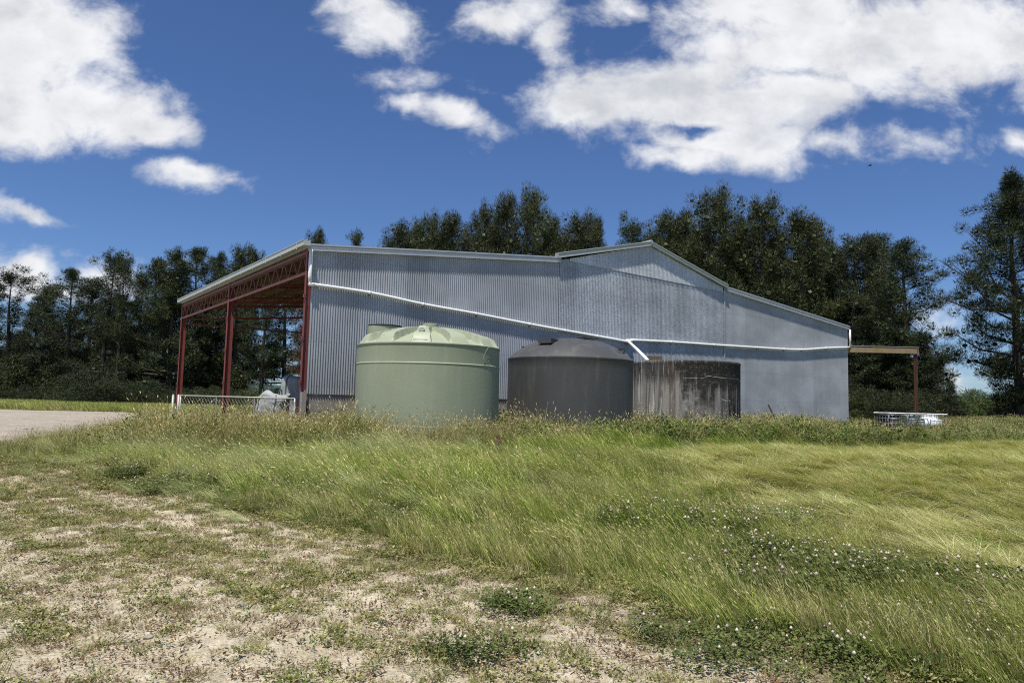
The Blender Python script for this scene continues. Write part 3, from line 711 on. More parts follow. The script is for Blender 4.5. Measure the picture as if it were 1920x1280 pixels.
bulk_bag(551, 760, 24.6, .92, .9, 1.75, .3, 1, 'tall upright bulk bag with a green stripe behind the barn corner post', .10)
bulk_bag(509, 770, 22.6, .90, .75, 1.12, -.2, 2, 'lower slumped wrinkled bulk bag behind the gate', .22)

def ibc(px, Y, kind, label):
    p = at(px, 780, Y); zg = EYE-.13-1.16; t = empty('tote_tank', (p.x, p.y, zg), R(6), label=label, cat='liquid tote', group='caged liquid totes beyond the barn')
    body = [M_ibcd, M_ibcg, M_ibcw][kind]; W, D, H = 1.02, 1.15, 1.16
    bm = bmesh.new(); bmesh.ops.create_cube(bm, size=1); bmesh.ops.scale(bm, vec=(W-.05, D-.05, 1.0), verts=bm.verts); bmesh.ops.translate(bm, vec=(0, 0, .16+.49), verts=bm.verts)
    bmesh.ops.bevel(bm, geom=[e for e in bm.edges], offset=.24 if kind == 2 else .1, segments=5, affect='EDGES')
    me = bpy.data.meshes.new('bottle'); bm.to_mesh(me); bm.free(); me.materials.append(body); o = bpy.data.objects.new('bottle', me); COL.objects.link(o); o.parent = t
    for q in me.polygons: q.use_smooth = True
    b = MB()
    mat = M_ibcw if kind == 2 else M_galv
    for z in (.18, .42, .66, .9, 1.14):
        pts = [(-W/2, -D/2, z), (W/2, -D/2, z), (W/2, D/2, z), (-W/2, D/2, z), (-W/2, -D/2, z)]
        r = .03 if z == 1.14 else (.006 if kind == 2 else .010)
        for i in range(4): b.tube(pts[i:i+2], r, 6)
    n = 5
    for k in range(n+1):
        x = -W/2+W*k/n
        for y in (-D/2, D/2): b.tube([(x, y, .16), (x, y, 1.12)], .006 if kind == 2 else .009, 6)
        yy = -D/2+D*k/n
        for x2 in (-W/2, W/2): b.tube([(x2, yy, .16), (x2, yy, 1.12)], .008, 6)
    for x in (-W*.33, -W*.08, W*.16, W*.40): b.tube([(x, -D/2+.01, 1.02), (x, -D/2+.1, 1.15), (x, D/2-.1, 1.17), (x, D/2, 1.1)], .016, 6)
    b.build('cage', M_galv if kind != 2 else M_wire, t)
    b = MB(); b.tube([(-W/2-.02, -D/2-.02, 1.155), (W/2+.02, -D/2-.02, 1.155)], .032, 8); b.build('top_rim', M_pvc, t)
    b = MB(); b.tube([(-W/2-.02, D/2+.02, 1.155), (W/2+.02, D/2+.02, 1.155)], .032, 8); b.build('top_rim', M_pvc, t)
    b = MB(); b.box((0, 0, .13), (W, D, .05))
    for x in (-.42, 0, .42): b.box((x, 0, .05), (.12, D, .1))
    b.build('pallet', M_wood, t)
    if kind == 2:
        b = MB(); b.box((.10, -D/2-.022, .62), (.30, .008, .42)); pn = b.build('label_plate', M_paper, t); b = MB(); b.box((.12, -D/2-.031, .64), (.10, .006, .14)); b.build('label_mark', M_ibcd, pn)
ibc(1670, 36.6, 0, 'dark dirty caged tote at the left end of the row')
ibc(1705, 36.2, 1, 'blue grey caged tote half behind the bush')
ibc(1741, 35.4, 2, 'white caged tote with a square paper label')

# timber beam carried by a rusty post beyond the barn's right corner
pA = Bw(LB+.02, -.02, 0); zt = EYE+3.25
pBm = at(1721, 652, 38.2)
t = empty('beam_frame', (pBm.x-.15, pBm.y, .5), label='timber beam on a rusty steel post beyond the right end of the barn', cat='beam frame')
L0 = Vector((pA.x+.05, pA.y, zt-.2))-t.location; L1 = Vector((pBm.x, pBm.y, pBm.z-.17))-t.location
b = MB(); b.bar(L0, L1, .12, .28); b.build('beam', M_wood, t)
b = MB(); b.bar(L0+Vector((0, 0, .19)), L1+Vector((0, 0, .19)), .16, .03); b.build('beam_capping', M_galv, t)
b = MB(); Hp = L1.z-.18
b.box((0, 0, Hp/2), (.012, .12, Hp)); b.box((-.065, 0, Hp/2), (.014, .11, Hp)); b.box((.065, 0, Hp/2), (.014, .11, Hp)); b.box((.0, -.09, L1.z), (.26, .02, .34)); b.build('post', M_rustpost, t)

# leaning rusty stake in the grass
g = G(941, 852); b = MB()
b.bar((0, 0, -.1), (-.13, 0, .42), .012, .10, (0, 1, 0)); b.bar((.035, -.04, -.1), (-.095, -.04, .40), .09, .012, (0, 1, 0)); b.bar((.0, -.02, -.1), (-.15, -.02, .30), .03, .03, (0, 1, 0))
o = b.build('steel_stake', M_rustpost, loc=(g.x, g.y-.3, g.z)); tag(o, 'short leaning rusty steel stake sticking out of the grass', 'stake')
p = at(556, 789, 18.6); b = MB(); b.box((0, 0, .0), (.42, .12, .05), rz=.3); b.box((.16, -.08, .04), (.36, .1, .04), Matrix.Rotation(.25, 3, 'Y')); b.box((-.14, .03, .06), (.3, .05, .03), Matrix.Rotation(-.5, 3, 'Y'))
o = b.build('broken_boards', M_purlin, loc=tuple(p)); tag(o, 'small heap of dark broken boards in front of the corner pier', 'boards')
b = MB(); b.box((0, 0, .35), (.05, .04, 1.1), Matrix.Rotation(-.45, 3, 'Y')); p = at(1452, 775, 28.5); o = b.build('stick', M_purlin, loc=(p.x, p.y, p.z-.5)); tag(o, 'dark stick leaning against the right part of the barn wall', 'stick')

# stones
def stone(px, py, s, seed, lab):
    g = G(px, py); bm = bmesh.new(); bmesh.ops.create_icosphere(bm, subdivisions=3, radius=1)
    sv = Vector((seed*7.7, seed, 1))
    for v in bm.verts:
        k = 1+.35*mnoise.noise(v.co*1.2+sv)+.12*mnoise.noise(v.co*3.5+sv); v.co = Vector((v.co.x*s*k, v.co.y*s*.8*k, v.co.z*s*.45*k))
    me = bpy.data.meshes.new('stone'); bm.to_mesh(me); bm.free(); me.materials.append(M_stone)
    o = bpy.data.objects.new('stone', me); COL.objects.link(o); o.location = (g.x, g.y, g.z+s*.12); o.rotation_euler.z = seed
    tag(o, lab, 'stone', 'stones on the bare earth')
stone(278, 1198, .032, 1, 'tan stone with a smaller dark one to its right, low in the bare earth')
stone(452, 1137, .05, 4, 'wide flat bluish stone among the sparse tufts')
stone(45, 806, .10, 5, 'dark lump lying alone on the gravel yard')
stone(1093, 1105, .025, 6, 'small pale stone at the edge of the brown grass')


# bird
p = at(1630, 311, 60); b = MB(); b.tube([(-.14, 0, 0), (0, 0, .02), (.16, 0, .03), (.24, 0, .02)], [.01, .045, .03, .008], 8)
bo = b.build('bird', M_black, smooth=True, loc=tuple(p)); tag(bo, 'tiny dark bird flying in the blue sky at right', 'bird')
for sg in (-1, 1):
    b = MB(); b.add([(-.05, 0, .03), (.08, 0, .03), (.10, sg*.22, .10), (-.04, sg*.42, .05), (-.05, 0, .02), (.08, 0, .02), (.10, sg*.22, .09), (-.04, sg*.42, .045)], [(0, 1, 2, 3), (7, 6, 5, 4), (0, 4, 5, 1), (1, 5, 6, 2), (2, 6, 7, 3), (3, 7, 4, 0)]); b.build('wing', M_black, bo)

# far buildings and hills
def far_house(px, py, Y, w_, label, mat):
    p = at(px, py, Y); t = empty('farm_shed', (p.x, p.y, 0), R(8), label=label, cat='shed'); zt = p.z
    b = MB(); b.box((0, 0, (zt-1)/2), (w_, 6, zt-1)); b.build('wall', M_wood, t)
    b = MB(); b.add([(-w_/2-.4, -3.6, zt-1.2), (w_/2+.4, -3.6, zt-1.2), (w_/2+.4, 0, zt+.3), (-w_/2-.4, 0, zt+.3), (w_/2+.4, 3.6, zt-1.2), (-w_/2-.4, 3.6, zt-1.2)], [(0, 1, 2, 3), (3, 2, 4, 5)]); b.build('roof', mat, t)
    
    for wx in (-w_*.25, w_*.2): b = MB(); b.box((wx, -3.02, zt*.45), (1.4, .06, 1.1)); b.build('window', M_black, t)
far_house(1820, 757, 175, 13, 'distant low shed with a pale roof right of the barn', M_roof)
far_house(1765, 750, 190, 7, 'distant small white gabled shed between the young pines', M_pvc)
rnd = np.random.default_rng(11)
xs = np.linspace(-900, 1300, 160); ys = np.linspace(420, 1100, 30)
def hill(x, y):
    k = sm(420, 620, y)*(1-sm(850, 1100, y)); return -2+k*(15+9*np.sin(x*.006+1)+5*np.sin(x*.017)+3*np.sin(x*.04+y*.01))
hills = grid('hills', xs, ys, hill, pmat('far_hill_bush', (.05, .075, .06), .95, 0, .1, .35, .02)); tag(hills, 'low dark wooded hills on the horizon', kind='structure')

# ------------------------------------------------------------------ trees
def leaf_cloud(cx, rad, n, rng, size, up=.35, core_k=.19):
    """n small narrow needle-bundle faces around centre cx inside an ellipsoid; returns verts (4n,3), quads"""
    d = rng.normal(size=(n, 3)); d /= np.linalg.norm(d, axis=1)[:, None]
    rr = rng.uniform(.25, 1, n)**.55
    P = cx+d*rr[:, None]*np.array(rad)
    ax = d+np.array([0, 0, up])+rng.normal(size=(n, 3))*.45; ax /= np.linalg.norm(ax, axis=1)[:, None]
    sd_ = np.cross(ax, rng.normal(size=(n, 3))); sd_ /= np.linalg.norm(sd_, axis=1)[:, None]
    L = size*rng.uniform(.6, 1.4, n)[:, None]; W = L*rng.uniform(.08, .15, n)[:, None]
    V = np.stack([P-sd_*W*.5, P+sd_*W*.5, P+ax*L+sd_*W*.2, P+ax*L*1.05-sd_*W*.2], 1)
    q, _ = np.linalg.qr(rng.normal(size=(3, 3))); cb = np.array([(a, b, c) for a in (-1, 1) for b in (-1, 1) for c in (-1, 1)])@q*np.array(rad)*core_k+cx
    core = cb[np.array([(0, 1, 3, 2), (4, 6, 7, 5), (0, 4, 5, 1), (2, 3, 7, 6), (0, 2, 6, 4), (1, 5, 7, 3)])]  # unseen cube added inside each foliage clump to block light
    return np.concatenate([V, core]).reshape(-1, 3)
def pine(name, H, seed, base=.1, prof='wide', lean=0., nclump=1.0, size=.22, spread=3., bare=0., mat=M_needle, rtrunk=.26, fork=False):
    rng = np.random.default_rng(seed)
    root = bpy.data.objects.new('pine_tree', None); root.empty_display_size = .2
    tr = MB(); zz = np.linspace(0, 1, 14); wob = np.cumsum(rng.normal(size=(14, 2))*.05*H/14, 0)+np.stack([lean*zz**1.5*H, zz*0], 1)
    path = [Vector((wob[i, 0], wob[i, 1], zz[i]*H*.97)) for i in range(14)]
    tr.tube([path[0]-Vector((0, 0, .4))]+path, [rtrunk*1.35]+[rtrunk*(1-.93*z) for z in zz], 9)
    def tp(f):
        f = min(.999, max(0, f))*13; i = int(f); return path[i].lerp(path[i+1], f-i)
    VV = []
    z = base
    def prf(f):      # f 0..1 up the crown
        if prof == 'wide': return (.75+.35*math.sin(f*5+seed))*(1-f**4.)**.6*spread*.95+.25
        if prof == 'cone': return (1-f)**.75*spread*(.85+.25*math.sin(f*17))+.2
        if prof == 'col': return (.85+.2*math.sin(f*7+seed))*min(1, (1-f)*5.5)**.55*spread+.25
        if prof == 'umb': return (.55+.75*math.exp(-((f-.62)/.22)**2)+.45*math.exp(-((f-.2)/.12)**2))*(1-f**3)**.5*spread+.2
        return spread
    nb = 0
    while z < .985:
        f = (z-base)/(1-base); k = rng.integers(3, 6); a0 = rng.uniform(0, 6.28)
        for j in range(k):
            if rng.random() < bare*(1-f): continue
            a = a0+6.283*j/k+rng.normal()*.35; Lb = prf(f)*rng.uniform(.6, 1.35)
            el = R(5+50*f**1.8)+rng.normal()*.16; p = tp(z+rng.normal()*.006)
            d = Vector((math.cos(a)*math.cos(el), math.sin(a)*math.cos(el), math.sin(el)))
            mid = p+d*Lb*.55+Vector((0, 0, -.06*Lb)); end = p+d*Lb+Vector((0, 0, .10*Lb))
            rb = max(.018, .05*Lb/2.5*(1.2-f)); tr.tube([p, mid, end], [rb, rb*.7, rb*.3], 4, False)
            nc = max(2, int((1.4+Lb*1.35)*nclump))
            for c in range(nc):
                u = .32+.68*((c+rng.random())/nc) if Lb > 1 else .2+.8*rng.random()
                q = p.lerp(mid, u/.55) if u < .55 else mid.lerp(end, (u-.55)/.45)
                sp = .32*Lb*(.3+u*.6)
                q = np.array(q)+np.array([rng.normal()*sp*.5, rng.normal()*sp*.5, rng.normal()*.12+.08])
                rad = rng.uniform(.30, .58)*(1-.2*f); rv = (rad, rad, rad*(.75 if prof != 'col' else 1.25))
                VV.append(leaf_cloud(q, rv, int(175*(rad/.45)**2), rng, size*.8, .75))
                nb += 1
        z += rng.uniform(.32, .5)/H*1.15
    for k in range(3):
        VV.append(leaf_cloud(np.array(path[-1])+np.array([0, 0, -.25*k]), (.16+.1*k, .16+.1*k, .34), 50, rng, size, 1.2))
    V = np.concatenate(VV); n = len(V)//4; tone = np.repeat(rng.random(n), 4)
    cr = np_mesh('crown', V, [np.arange(4*n).reshape(-1, 4)], mat, {'tone': tone}, link=False)
    cr.parent = root
    me = bpy.data.meshes.new('trunk'); me.from_pydata(tr.v, [], tr.f); me.materials.append(M_bark); tro = bpy.data.objects.new('trunk', me); tro.parent = root
    return root, [tro, cr], H
used = set()
def plant_tree(proto, x, y, H, rz, label, sxy=None, cat='tree', group='pine shelter belt', z=None, name='pine_tree'):
    root, kids, H0 = proto
    if id(root) in used:
        r = root.copy(); ks = []
        for k in kids: c = k.copy(); c.parent = r; ks.append(c)
    else: used.add(id(root)); r = root; ks = kids
    r.name = name; COL.objects.link(r)
    for c in ks: COL.objects.link(c)
    s = H/H0; r.location = (x, y, (hz(x, y) if z is None else z)-.1); r.rotation_euler = (0, 0, rz); r.scale = (s*(sxy or 1), s*(sxy or 1), s)
    tag(r, label, cat, group); return r
protos = {
 'a': pine('a', 12, 1, .10, 'wide', .0, 1.15, spread=3.7, bare=.12),
 'b': pine('b', 12, 2, .20, 'wide', .02, 1.0, spread=3.0, bare=.25, mat=M_needle),
 'c': pine('c', 13, 3, .14, 'col', .0, 1.25, spread=1.75, bare=.3, mat=M_needle2),
 'd': pine('d', 13, 4, .22, 'col', -.015, 1.2, spread=1.85, bare=.35, mat=M_needle2),
 'e': pine('e', 14, 5, .22, 'umb', .0, 1.3, spread=2.5, bare=.4, rtrunk=.3),
 'f': pine('f', 15, 6, .10, 'wide', .0, 1.35, spread=3.6, bare=.15, rtrunk=.34, size=.25),
 'k': pine('k', 12, 17, .12, 'cone', .0, 1.1, spread=3.2, bare=.2, rtrunk=.24),
 'l': pine('l', 12, 27, .30, 'umb', .01, 1.0, spread=2.6, bare=.3, rtrunk=.26),
 'g': pine('g', 6, 7, .06, 'cone', .0, 1.2, spread=1.5, size=.17, rtrunk=.1),
 'h': pine('h', 12, 8, .22, 'wide', -.03, .8, spread=3.2, bare=.3, mat=M_needle),
 'i': pine('i', 11, 9, .25, 'wide', .02, .8, spread=2.2, bare=.4, mat=M_needle_brown),
}
TREES = [  # px of the tip, py of the tip, distance, kind, width factor, label
 (-90, 520, 60, 'a', 1.1, 'pine just outside the left edge of the belt'),
 (32, 517, 58, 'b', 1.1, 'round topped pine nearest the left edge, standing against the low cloud'),
 (88, 545, 62, 'a', 1.0, 'shorter dense pine right of the leftmost round topped pine'),
 (140, 510, 59, 'l', .95, 'broad pine with a shoulder left of the tallest left belt pine'),
 (203, 481, 57, 'h', .95, 'tall ragged pine highest in the left part of the belt'),
 (237, 486, 56, 'h', .6, 'thin leaning sparse pine beside the tall ragged one'),
 (262, 528, 61, 'b', .9, 'lower pine in the gap right of the leaning sparse pine'),
 (294, 490, 58, 'l', .95, 'narrow pine left of the sharpest tip in the left belt'),
 (336, 463, 57, 'k', 1.0, 'pine with the sharpest highest tip left of the barn roof'),
 (377, 470, 58, 'l', 1.0, 'pine with a rounded tip right of the sharpest tip'),
 (415, 480, 60, 'e', .75, 'open crowned pine above the middle of the barn gutter'),
 (452, 472, 59, 'c', .8, 'upper of two blunt pines above the barn gutter'),
 (472, 476, 62, 'd', .7, 'rightmost blunt pine above the barn gutter'),
 (500, 520, 52, 'e', .8, 'pine with thick trunk seen through the open barn bay'),
 (545, 500, 53, 'b', .9, 'pine seen through the open bay near the corner post'),
 (575, 560, 50, 'i', .9, 'browning pine seen beside the barn corner post'),
 (602, 441, 66, 'd', .7, 'small pine tuft peeping over the roof left corner'),
 (672, 430, 66, 'k', .6, 'lone sharp pine tip over the left roof'),
 (748, 429, 64, 'c', 1.0, 'blunt pine leftmost of the crowded tips over the low roof'),
 (808, 416, 63, 'c', .95, 'second crowded pine over the low roof'),
 (780, 430, 66, 'd', .8, 'low dark pine between two crowded ones over the low roof'),
 (858, 414, 64, 'd', 1.05, 'broad pine left of the tall twin tips over the roof'),
 (912, 399, 62, 'c', .85, 'slim tall pine just left of the highest tip over the low roof'),
 (962, 380, 61, 'd', 1.0, 'left one of the twin tallest pines over the low roof'),
 (1002, 367, 62, 'c', .85, 'right and highest of the twin tallest pines over the low roof'),
 (1045, 420, 64, 'd', .8, 'lower pine right of the highest twin tips'),
 (1088, 414, 62, 'c', 1.1, 'bushy pine left of the gap before the gable'),
 (1120, 420, 64, 'd', .85, 'bushy pine at the edge of the gap before the gable'),
 (1182, 422, 64, 'b', .8, 'small pine just left of the gable peak'),
 (1243, 412, 62, 'c', 1.0, 'pine just right of the gable peak'),
 (1292, 408, 60, 'd', 1.1, 'dense pine halfway from gable peak to the tall twin columns'),
 (1342, 371, 57, 'c', 1.25, 'tallest column pine behind the right slope of the roof'),
 (1388, 420, 60, 'd', .8, 'lower pine in the notch between two column pines'),
 (1428, 386, 57, 'c', 1.15, 'column pine right of the tallest one behind the roof slope'),
 (1484, 411, 56, 'd', 1.2, 'broad olive pine right of the column pines'),
 (1535, 424, 58, 'c', .8, 'slender pine beside the broad olive one'),
 (1554, 448, 60, 'k', .6, 'thin pointed pine in front of the gap at the roof right end'),
 (1590, 459, 55, 'b', 1.05, 'ragged pine above the barn right corner'),
 (1622, 453, 56, 'd', 1.1, 'dense pine just right of the barn corner'),
 (1650, 452, 59, 'a', .9, 'pine behind the spreading bare trunked one'),
 (1696, 456, 50, 'e', 1.15, 'spreading pine with a long bare trunk beyond the timber beam'),
 (1902, 333, 44, 'f', 1.0, 'largest nearest pine at the right edge'),
 (2040, 380, 48, 'f', .9, 'pine just outside the right edge'),
 (1738, 655, 60, 'g', 1.1, 'left young pine beside the rusty post'),
 (1757, 678, 62, 'g', 1.1, 'middle young pine right of the rusty post'),
 (1782, 714, 62, 'g', 1.3, 'shortest young pine right of the rusty post'),
 (-30, 540, 66, 'b', 1.1, 'pine filling the belt at the left edge'),
 (175, 530, 67, 'a', 1.2, 'rear pine between the shouldered pine and the tall ragged one'),
 (315, 520, 64, 'a', 1.1, 'rear pine left of the sharpest tip'),
 (70, 575, 66, 'a', 1.3, 'rear pine low behind the second pine from the left edge'),
 (225, 560, 64, 'a', 1.3, 'rear pine low behind the leaning sparse pine'),
 (400, 560, 63, 'a', 1.2, 'rear pine seen behind the middle red post'),
 (770, 462, 68, 'd', 1.2, 'rear pine closing the gap at the left end of the tips over the low roof'),
 (835, 458, 69, 'c', 1.3, 'rear pine behind the second crowded pine over the low roof'),
 (890, 452, 69, 'd', 1.2, 'rear pine behind the slim tall one over the low roof'),
 (935, 444, 68, 'c', 1.2, 'rear pine left of the twin tallest pines'),
 (1060, 452, 68, 'c', 1.3, 'rear pine between the twin tips and the bushy pines'),
 (1215, 458, 67, 'd', 1.2, 'rear pine directly behind the gable peak'),
 (1270, 452, 66, 'c', 1.3, 'rear pine right of the gable peak'),
 (1315, 442, 64, 'd', 1.2, 'rear pine left of the tallest column pine'),
 (1365, 452, 64, 'c', 1.3, 'rear pine right of the tallest column pine'),
 (1455, 452, 62, 'd', 1.2, 'rear pine between the column pines and the broad olive pine'),
 (1510, 462, 62, 'c', 1.2, 'rear pine right of the broad olive pine'),
 (1575, 490, 60, 'd', 1.1, 'rear pine over the lowest part of the roof slope'),
 (1712, 690, 56, 'a', .7, 'short dark pine directly behind the rusty post'),
 (1625, 600, 52, 'a', 1.1, 'low thick pine filling the ground right of the barn corner'),
 (1672, 640, 50, 'a', 1.2, 'low thick pine behind the caged totes'),
]
rr = random.Random(5)
for (px, py, Y, k, sx, lab) in TREES:
    p = at(px, py, Y); Ht = p.z-hz(p.x, p.y)+.2
    plant_tree(protos[k], p.x, p.y, Ht, rr.uniform(0, 6.28), lab, sx*(12.5/Ht)**.4 if k not in 'g' else (sx if Ht < 8 else sx*.8))
# fuller second row that closes the belt low down
def bush_proto(seed, n, rad, mat, nm='foliage', size=.16, per=60):
    rng = np.random.default_rng(seed); VV = []
    for k in range(n):
        a = rng.uniform(0, 6.28); q = rng.random()**.5; z = rng.random()*(1-q*.5)
        c = np.array([math.cos(a)*q*rad[0], math.sin(a)*q*rad[1], .15+z*rad[2]]); r_ = rng.uniform(.22, .42)*rad[2]/2
        VV.append(leaf_cloud(c, (r_, r_, r_*.8), per, rng, size, .5, .08))
    V = np.concatenate(VV); m_ = len(V)//4
    st = MB()
    for k in range(6):
        a = k*1.05; st.tube([(0, 0, -.1), (math.cos(a)*rad[0]*.3, math.sin(a)*rad[1]*.3, rad[2]*.4), (math.cos(a)*rad[0]*.6, math.sin(a)*rad[1]*.6, rad[2]*.8)], [.05, .03, .01], 5)
    root = bpy.data.objects.new('shrub', None)
    cr = np_mesh(nm, V, [np.arange(4*m_).reshape(-1, 4)], mat, {'tone': np.repeat(rng.random(m_), 4)}, link=False); cr.parent = root
    me = bpy.data.meshes.new('stem'); me.from_pydata(st.v, [], st.f); me.materials.append(M_bark); so = bpy.data.objects.new('stem', me); so.parent = root
    return root, [so, cr], rad[2]
shA = bush_proto(21, 95, (2.6, 1.8, 2.6), M_needle, size=.11, per=330); shB = bush_proto(22, 80, (2.2, 1.6, 2.2), M_needle2, size=.11, per=330)
SH = [(-60, 60), (12, 57), (60, 54), (118, 55), (170, 52), (212, 54), (262, 53), (305, 54), (352, 53), (398, 52), (440, 54), (478, 56), (520, 52), (560, 55), (1604, 48), (1640, 47), (1676, 46), (1712, 48), (1930, 47), (1985, 46)]
for i, (px, Y) in enumerate(SH):
    p = at(px, 760, Y); hh = rr.choice((1.2, 1.6, 2.2, 3.0, 3.9)) if px < 330 else (1.8 if px < 600 else 2.3)
    plant_tree((shA, shB)[i % 2], p.x, p.y, hh, rr.uniform(0, 6), None, 1.35, 'shrub', 'dark undergrowth under the pine belt', name='shrub')['label'] = 'dark low undergrowth shrub at the foot of the pine belt' + (' left of the barn' if px < 340 else ' seen through the barn bay' if px < 600 else ' right of the barn')
shC = bush_proto(23, 60, (1.0, .8, 1.2), M_clover, size=.07, per=90); shD = bush_proto(24, 60, (1.0, .8, 1.2), M_weed, size=.10)
p = at(1708, 800, 33.6); plant_tree(shC, p.x, p.y, 1.15, 0, 'grey green bush half covering the caged totes', .72, 'bush', 'bushes', name='bush')
p = at(508, 745, 27); plant_tree(shC, p.x, p.y, 1.55, 1, 'green bush behind the slumped bulk bag', 1.2, 'bush', 'bushes', name='bush')
p = at(1868, 760, 110); plant_tree(shD, p.x, p.y, 5.2, 2, 'rounded olive green tree beyond the paddock at right', 1.6, 'tree', 'distant trees', name='broadleaf_tree')
for i, (px, hh) in enumerate(((1795, 5), (1845, 6.5), (1900, 6), (1770, 4.5))):
    p = at(px, 760, 150+i*9); plant_tree(shA, p.x, p.y, hh, i, 'distant dark tree on the skyline between the young pines and the right edge', 1.7, 'tree', 'distant trees', name='broadleaf_tree')

# ------------------------------------------------------------------ grass and weeds (stuff)
PC = bpy.data.collections.new('grass_sources')      # not linked to the scene: only the scattered copies render
def blades(rng, n, rad, L, W, lean, curve, dirx=-1., straw=.2, spread=1., droop=0.):
    """n curved blades growing from a disc; lean = sideways travel per length, toward dirx"""
    a = rng.uniform(0, 6.28, n); q = rad*np.sqrt(rng.random(n)); b0 = np.stack([np.cos(a)*q, np.sin(a)*q, np.full(n, -.03)], 1)
    l = rng.uniform(L[0], L[1], n)[:, None]; az = rng.uniform(0, 6.28, n)
    d = np.stack([np.cos(az)*spread*.35+dirx*lean, np.sin(az)*spread*.35+.25*lean*rng.normal(size=n), np.ones(n)], 1)+rng.normal(size=(n, 3))*.08
    bend = np.stack([np.full(n, dirx*curve)+rng.normal(size=n)*.2*spread, rng.normal(size=n)*.25*spread, -np.abs(rng.normal(size=n))*.1-droop], 1)
    fc = rng.uniform(0, 6.28, n); sx = np.stack([np.cos(fc), np.sin(fc), np.zeros(n)], 1)*W
    dn = d/np.linalg.norm(d, axis=1)[:, None]
    rows = []
    for u, wf in ((0, .8), (.35, 1.), (.7, .7), (1., .12)):
        p = b0+dn*l*u+bend*l*u*u*.6; rows += [p-sx*wf*.5, p+sx*wf*.5]
    V = np.stack(rows, 1).reshape(-1, 3); i = np.arange(n)[:, None]*8
    Fs = np.concatenate([i+np.array([[0, 1, 3, 2]]), i+np.array([[2, 3, 5, 4]]), i+np.array([[4, 5, 7, 6]])])
    tone = np.repeat(np.where(rng.random(n) < straw, rng.uniform(.75, 1, n), rng.uniform(0, .6, n)), 8)
    return V, Fs, tone
def heads(rng, V, n, size, tone=.95):
    size = size*.75
    """seed heads: small double quads at the tips of blade set V"""
    tips = V.reshape(-1, 8, 3)[:, 6]; prev = V.reshape(-1, 8, 3)[:, 4]; ax = tips-prev; ax /= np.linalg.norm(ax, axis=1)[:, None]+1e-9
    sel = rng.choice(len(tips), min(n, len(tips)), False); t = tips[sel]; ax = ax[sel]; out = []
    for k in range(2):
        s_ = np.cross(ax, rng.normal(size=ax.shape)); s_ /= np.linalg.norm(s_, axis=1)[:, None]
        L = size*rng.uniform(.7, 1.4, len(t))[:, None]; W = L*.13
        out.append(np.stack([t-ax*L*.2, t+ax*L*.4+s_*W, t+ax*L, t+ax*L*.4-s_*W], 1))
    H = np.concatenate(out).reshape(-1, 3); return H, np.arange(len(H)).reshape(-1, 4), np.full(len(H), tone)
def join(parts):
    V = []; F = []; T = []; o = 0
    for v, f, t in parts: V.append(v); F.append(f+o); T.append(t); o += len(v)
    return np.concatenate(V), np.concatenate(F), np.concatenate(T)
def leaves(rng, n, rad, hgt, size, flat=.6, asp=.5):
    a = rng.uniform(0, 6.28, n); q = rad*np.sqrt(rng.random(n)); z = rng.uniform(.1, 1, n)*hgt
    p = np.stack([np.cos(a)*q, np.sin(a)*q, z], 1); ax = np.stack([np.cos(a+rng.normal(size=n)), np.sin(a+rng.normal(size=n)), rng.normal(size=n)*(1-flat)+.2], 1); ax /= np.linalg.norm(ax, axis=1)[:, None]
    s_ = np.cross(ax, np.array([0, 0, 1])+rng.normal(size=(n, 3))*.35); s_ /= np.linalg.norm(s_, axis=1)[:, None]; L = size*rng.uniform(.6, 1.3, n)[:, None]; W = L*asp
    V = np.stack([p, p+ax*L*.5+s_*W*.5, p+ax*L, p+ax*L*.5-s_*W*.5], 1).reshape(-1, 3)
    return V, np.arange(len(V)).reshape(-1, 4), np.repeat(rng.random(n), 4)
def blobs(rng, n, rad, hgt, size):
    """clover heads: little eight-faced balls"""
    P = []; Fs = []; a = rng.uniform(0, 6.28, n); q = rad*np.sqrt(rng.random(n)); z = rng.uniform(.55, 1.1, n)*hgt
    O = np.array([(1, 0, 0), (0, 1, 0), (-1, 0, 0), (0, -1, 0), (0, 0, 1), (0, 0, -.8)])
    Q = np.array([(0, 1, 4, 4), (1, 2, 4, 4), (2, 3, 4, 4), (3, 0, 4, 4), (1, 0, 5, 5), (2, 1, 5, 5), (3, 2, 5, 5), (0, 3, 5, 5)])[:, :3]
    for k in range(n):
        P.append(O*size*rng.uniform(.7, 1.2)+np.array([math.cos(a[k])*q[k], math.sin(a[k])*q[k], z[k]])); Fs.append(Q+6*k)
    return np.concatenate(P), np.concatenate(Fs), np.repeat(rng.random(n), 6)
def source(name, parts, mats):
    """parts: list of (V,F,T) each with its material"""
    V = []; FF = []; T = []; o = 0; mi = []
    for i, (v, f, t) in enumerate(parts): V.append(v); FF.append(f+o); T.append(t); o += len(v); mi += [i]*len(f)
    ob = np_mesh(name, np.concatenate(V), FF, mats[0], {'tone': np.concatenate(T)}, link=False)
    for m_ in mats[1:]: ob.data.materials.append(m_)
    ob.data.polygons.foreach_set('material_index', np.array(mi, dtype=np.int32)); return ob
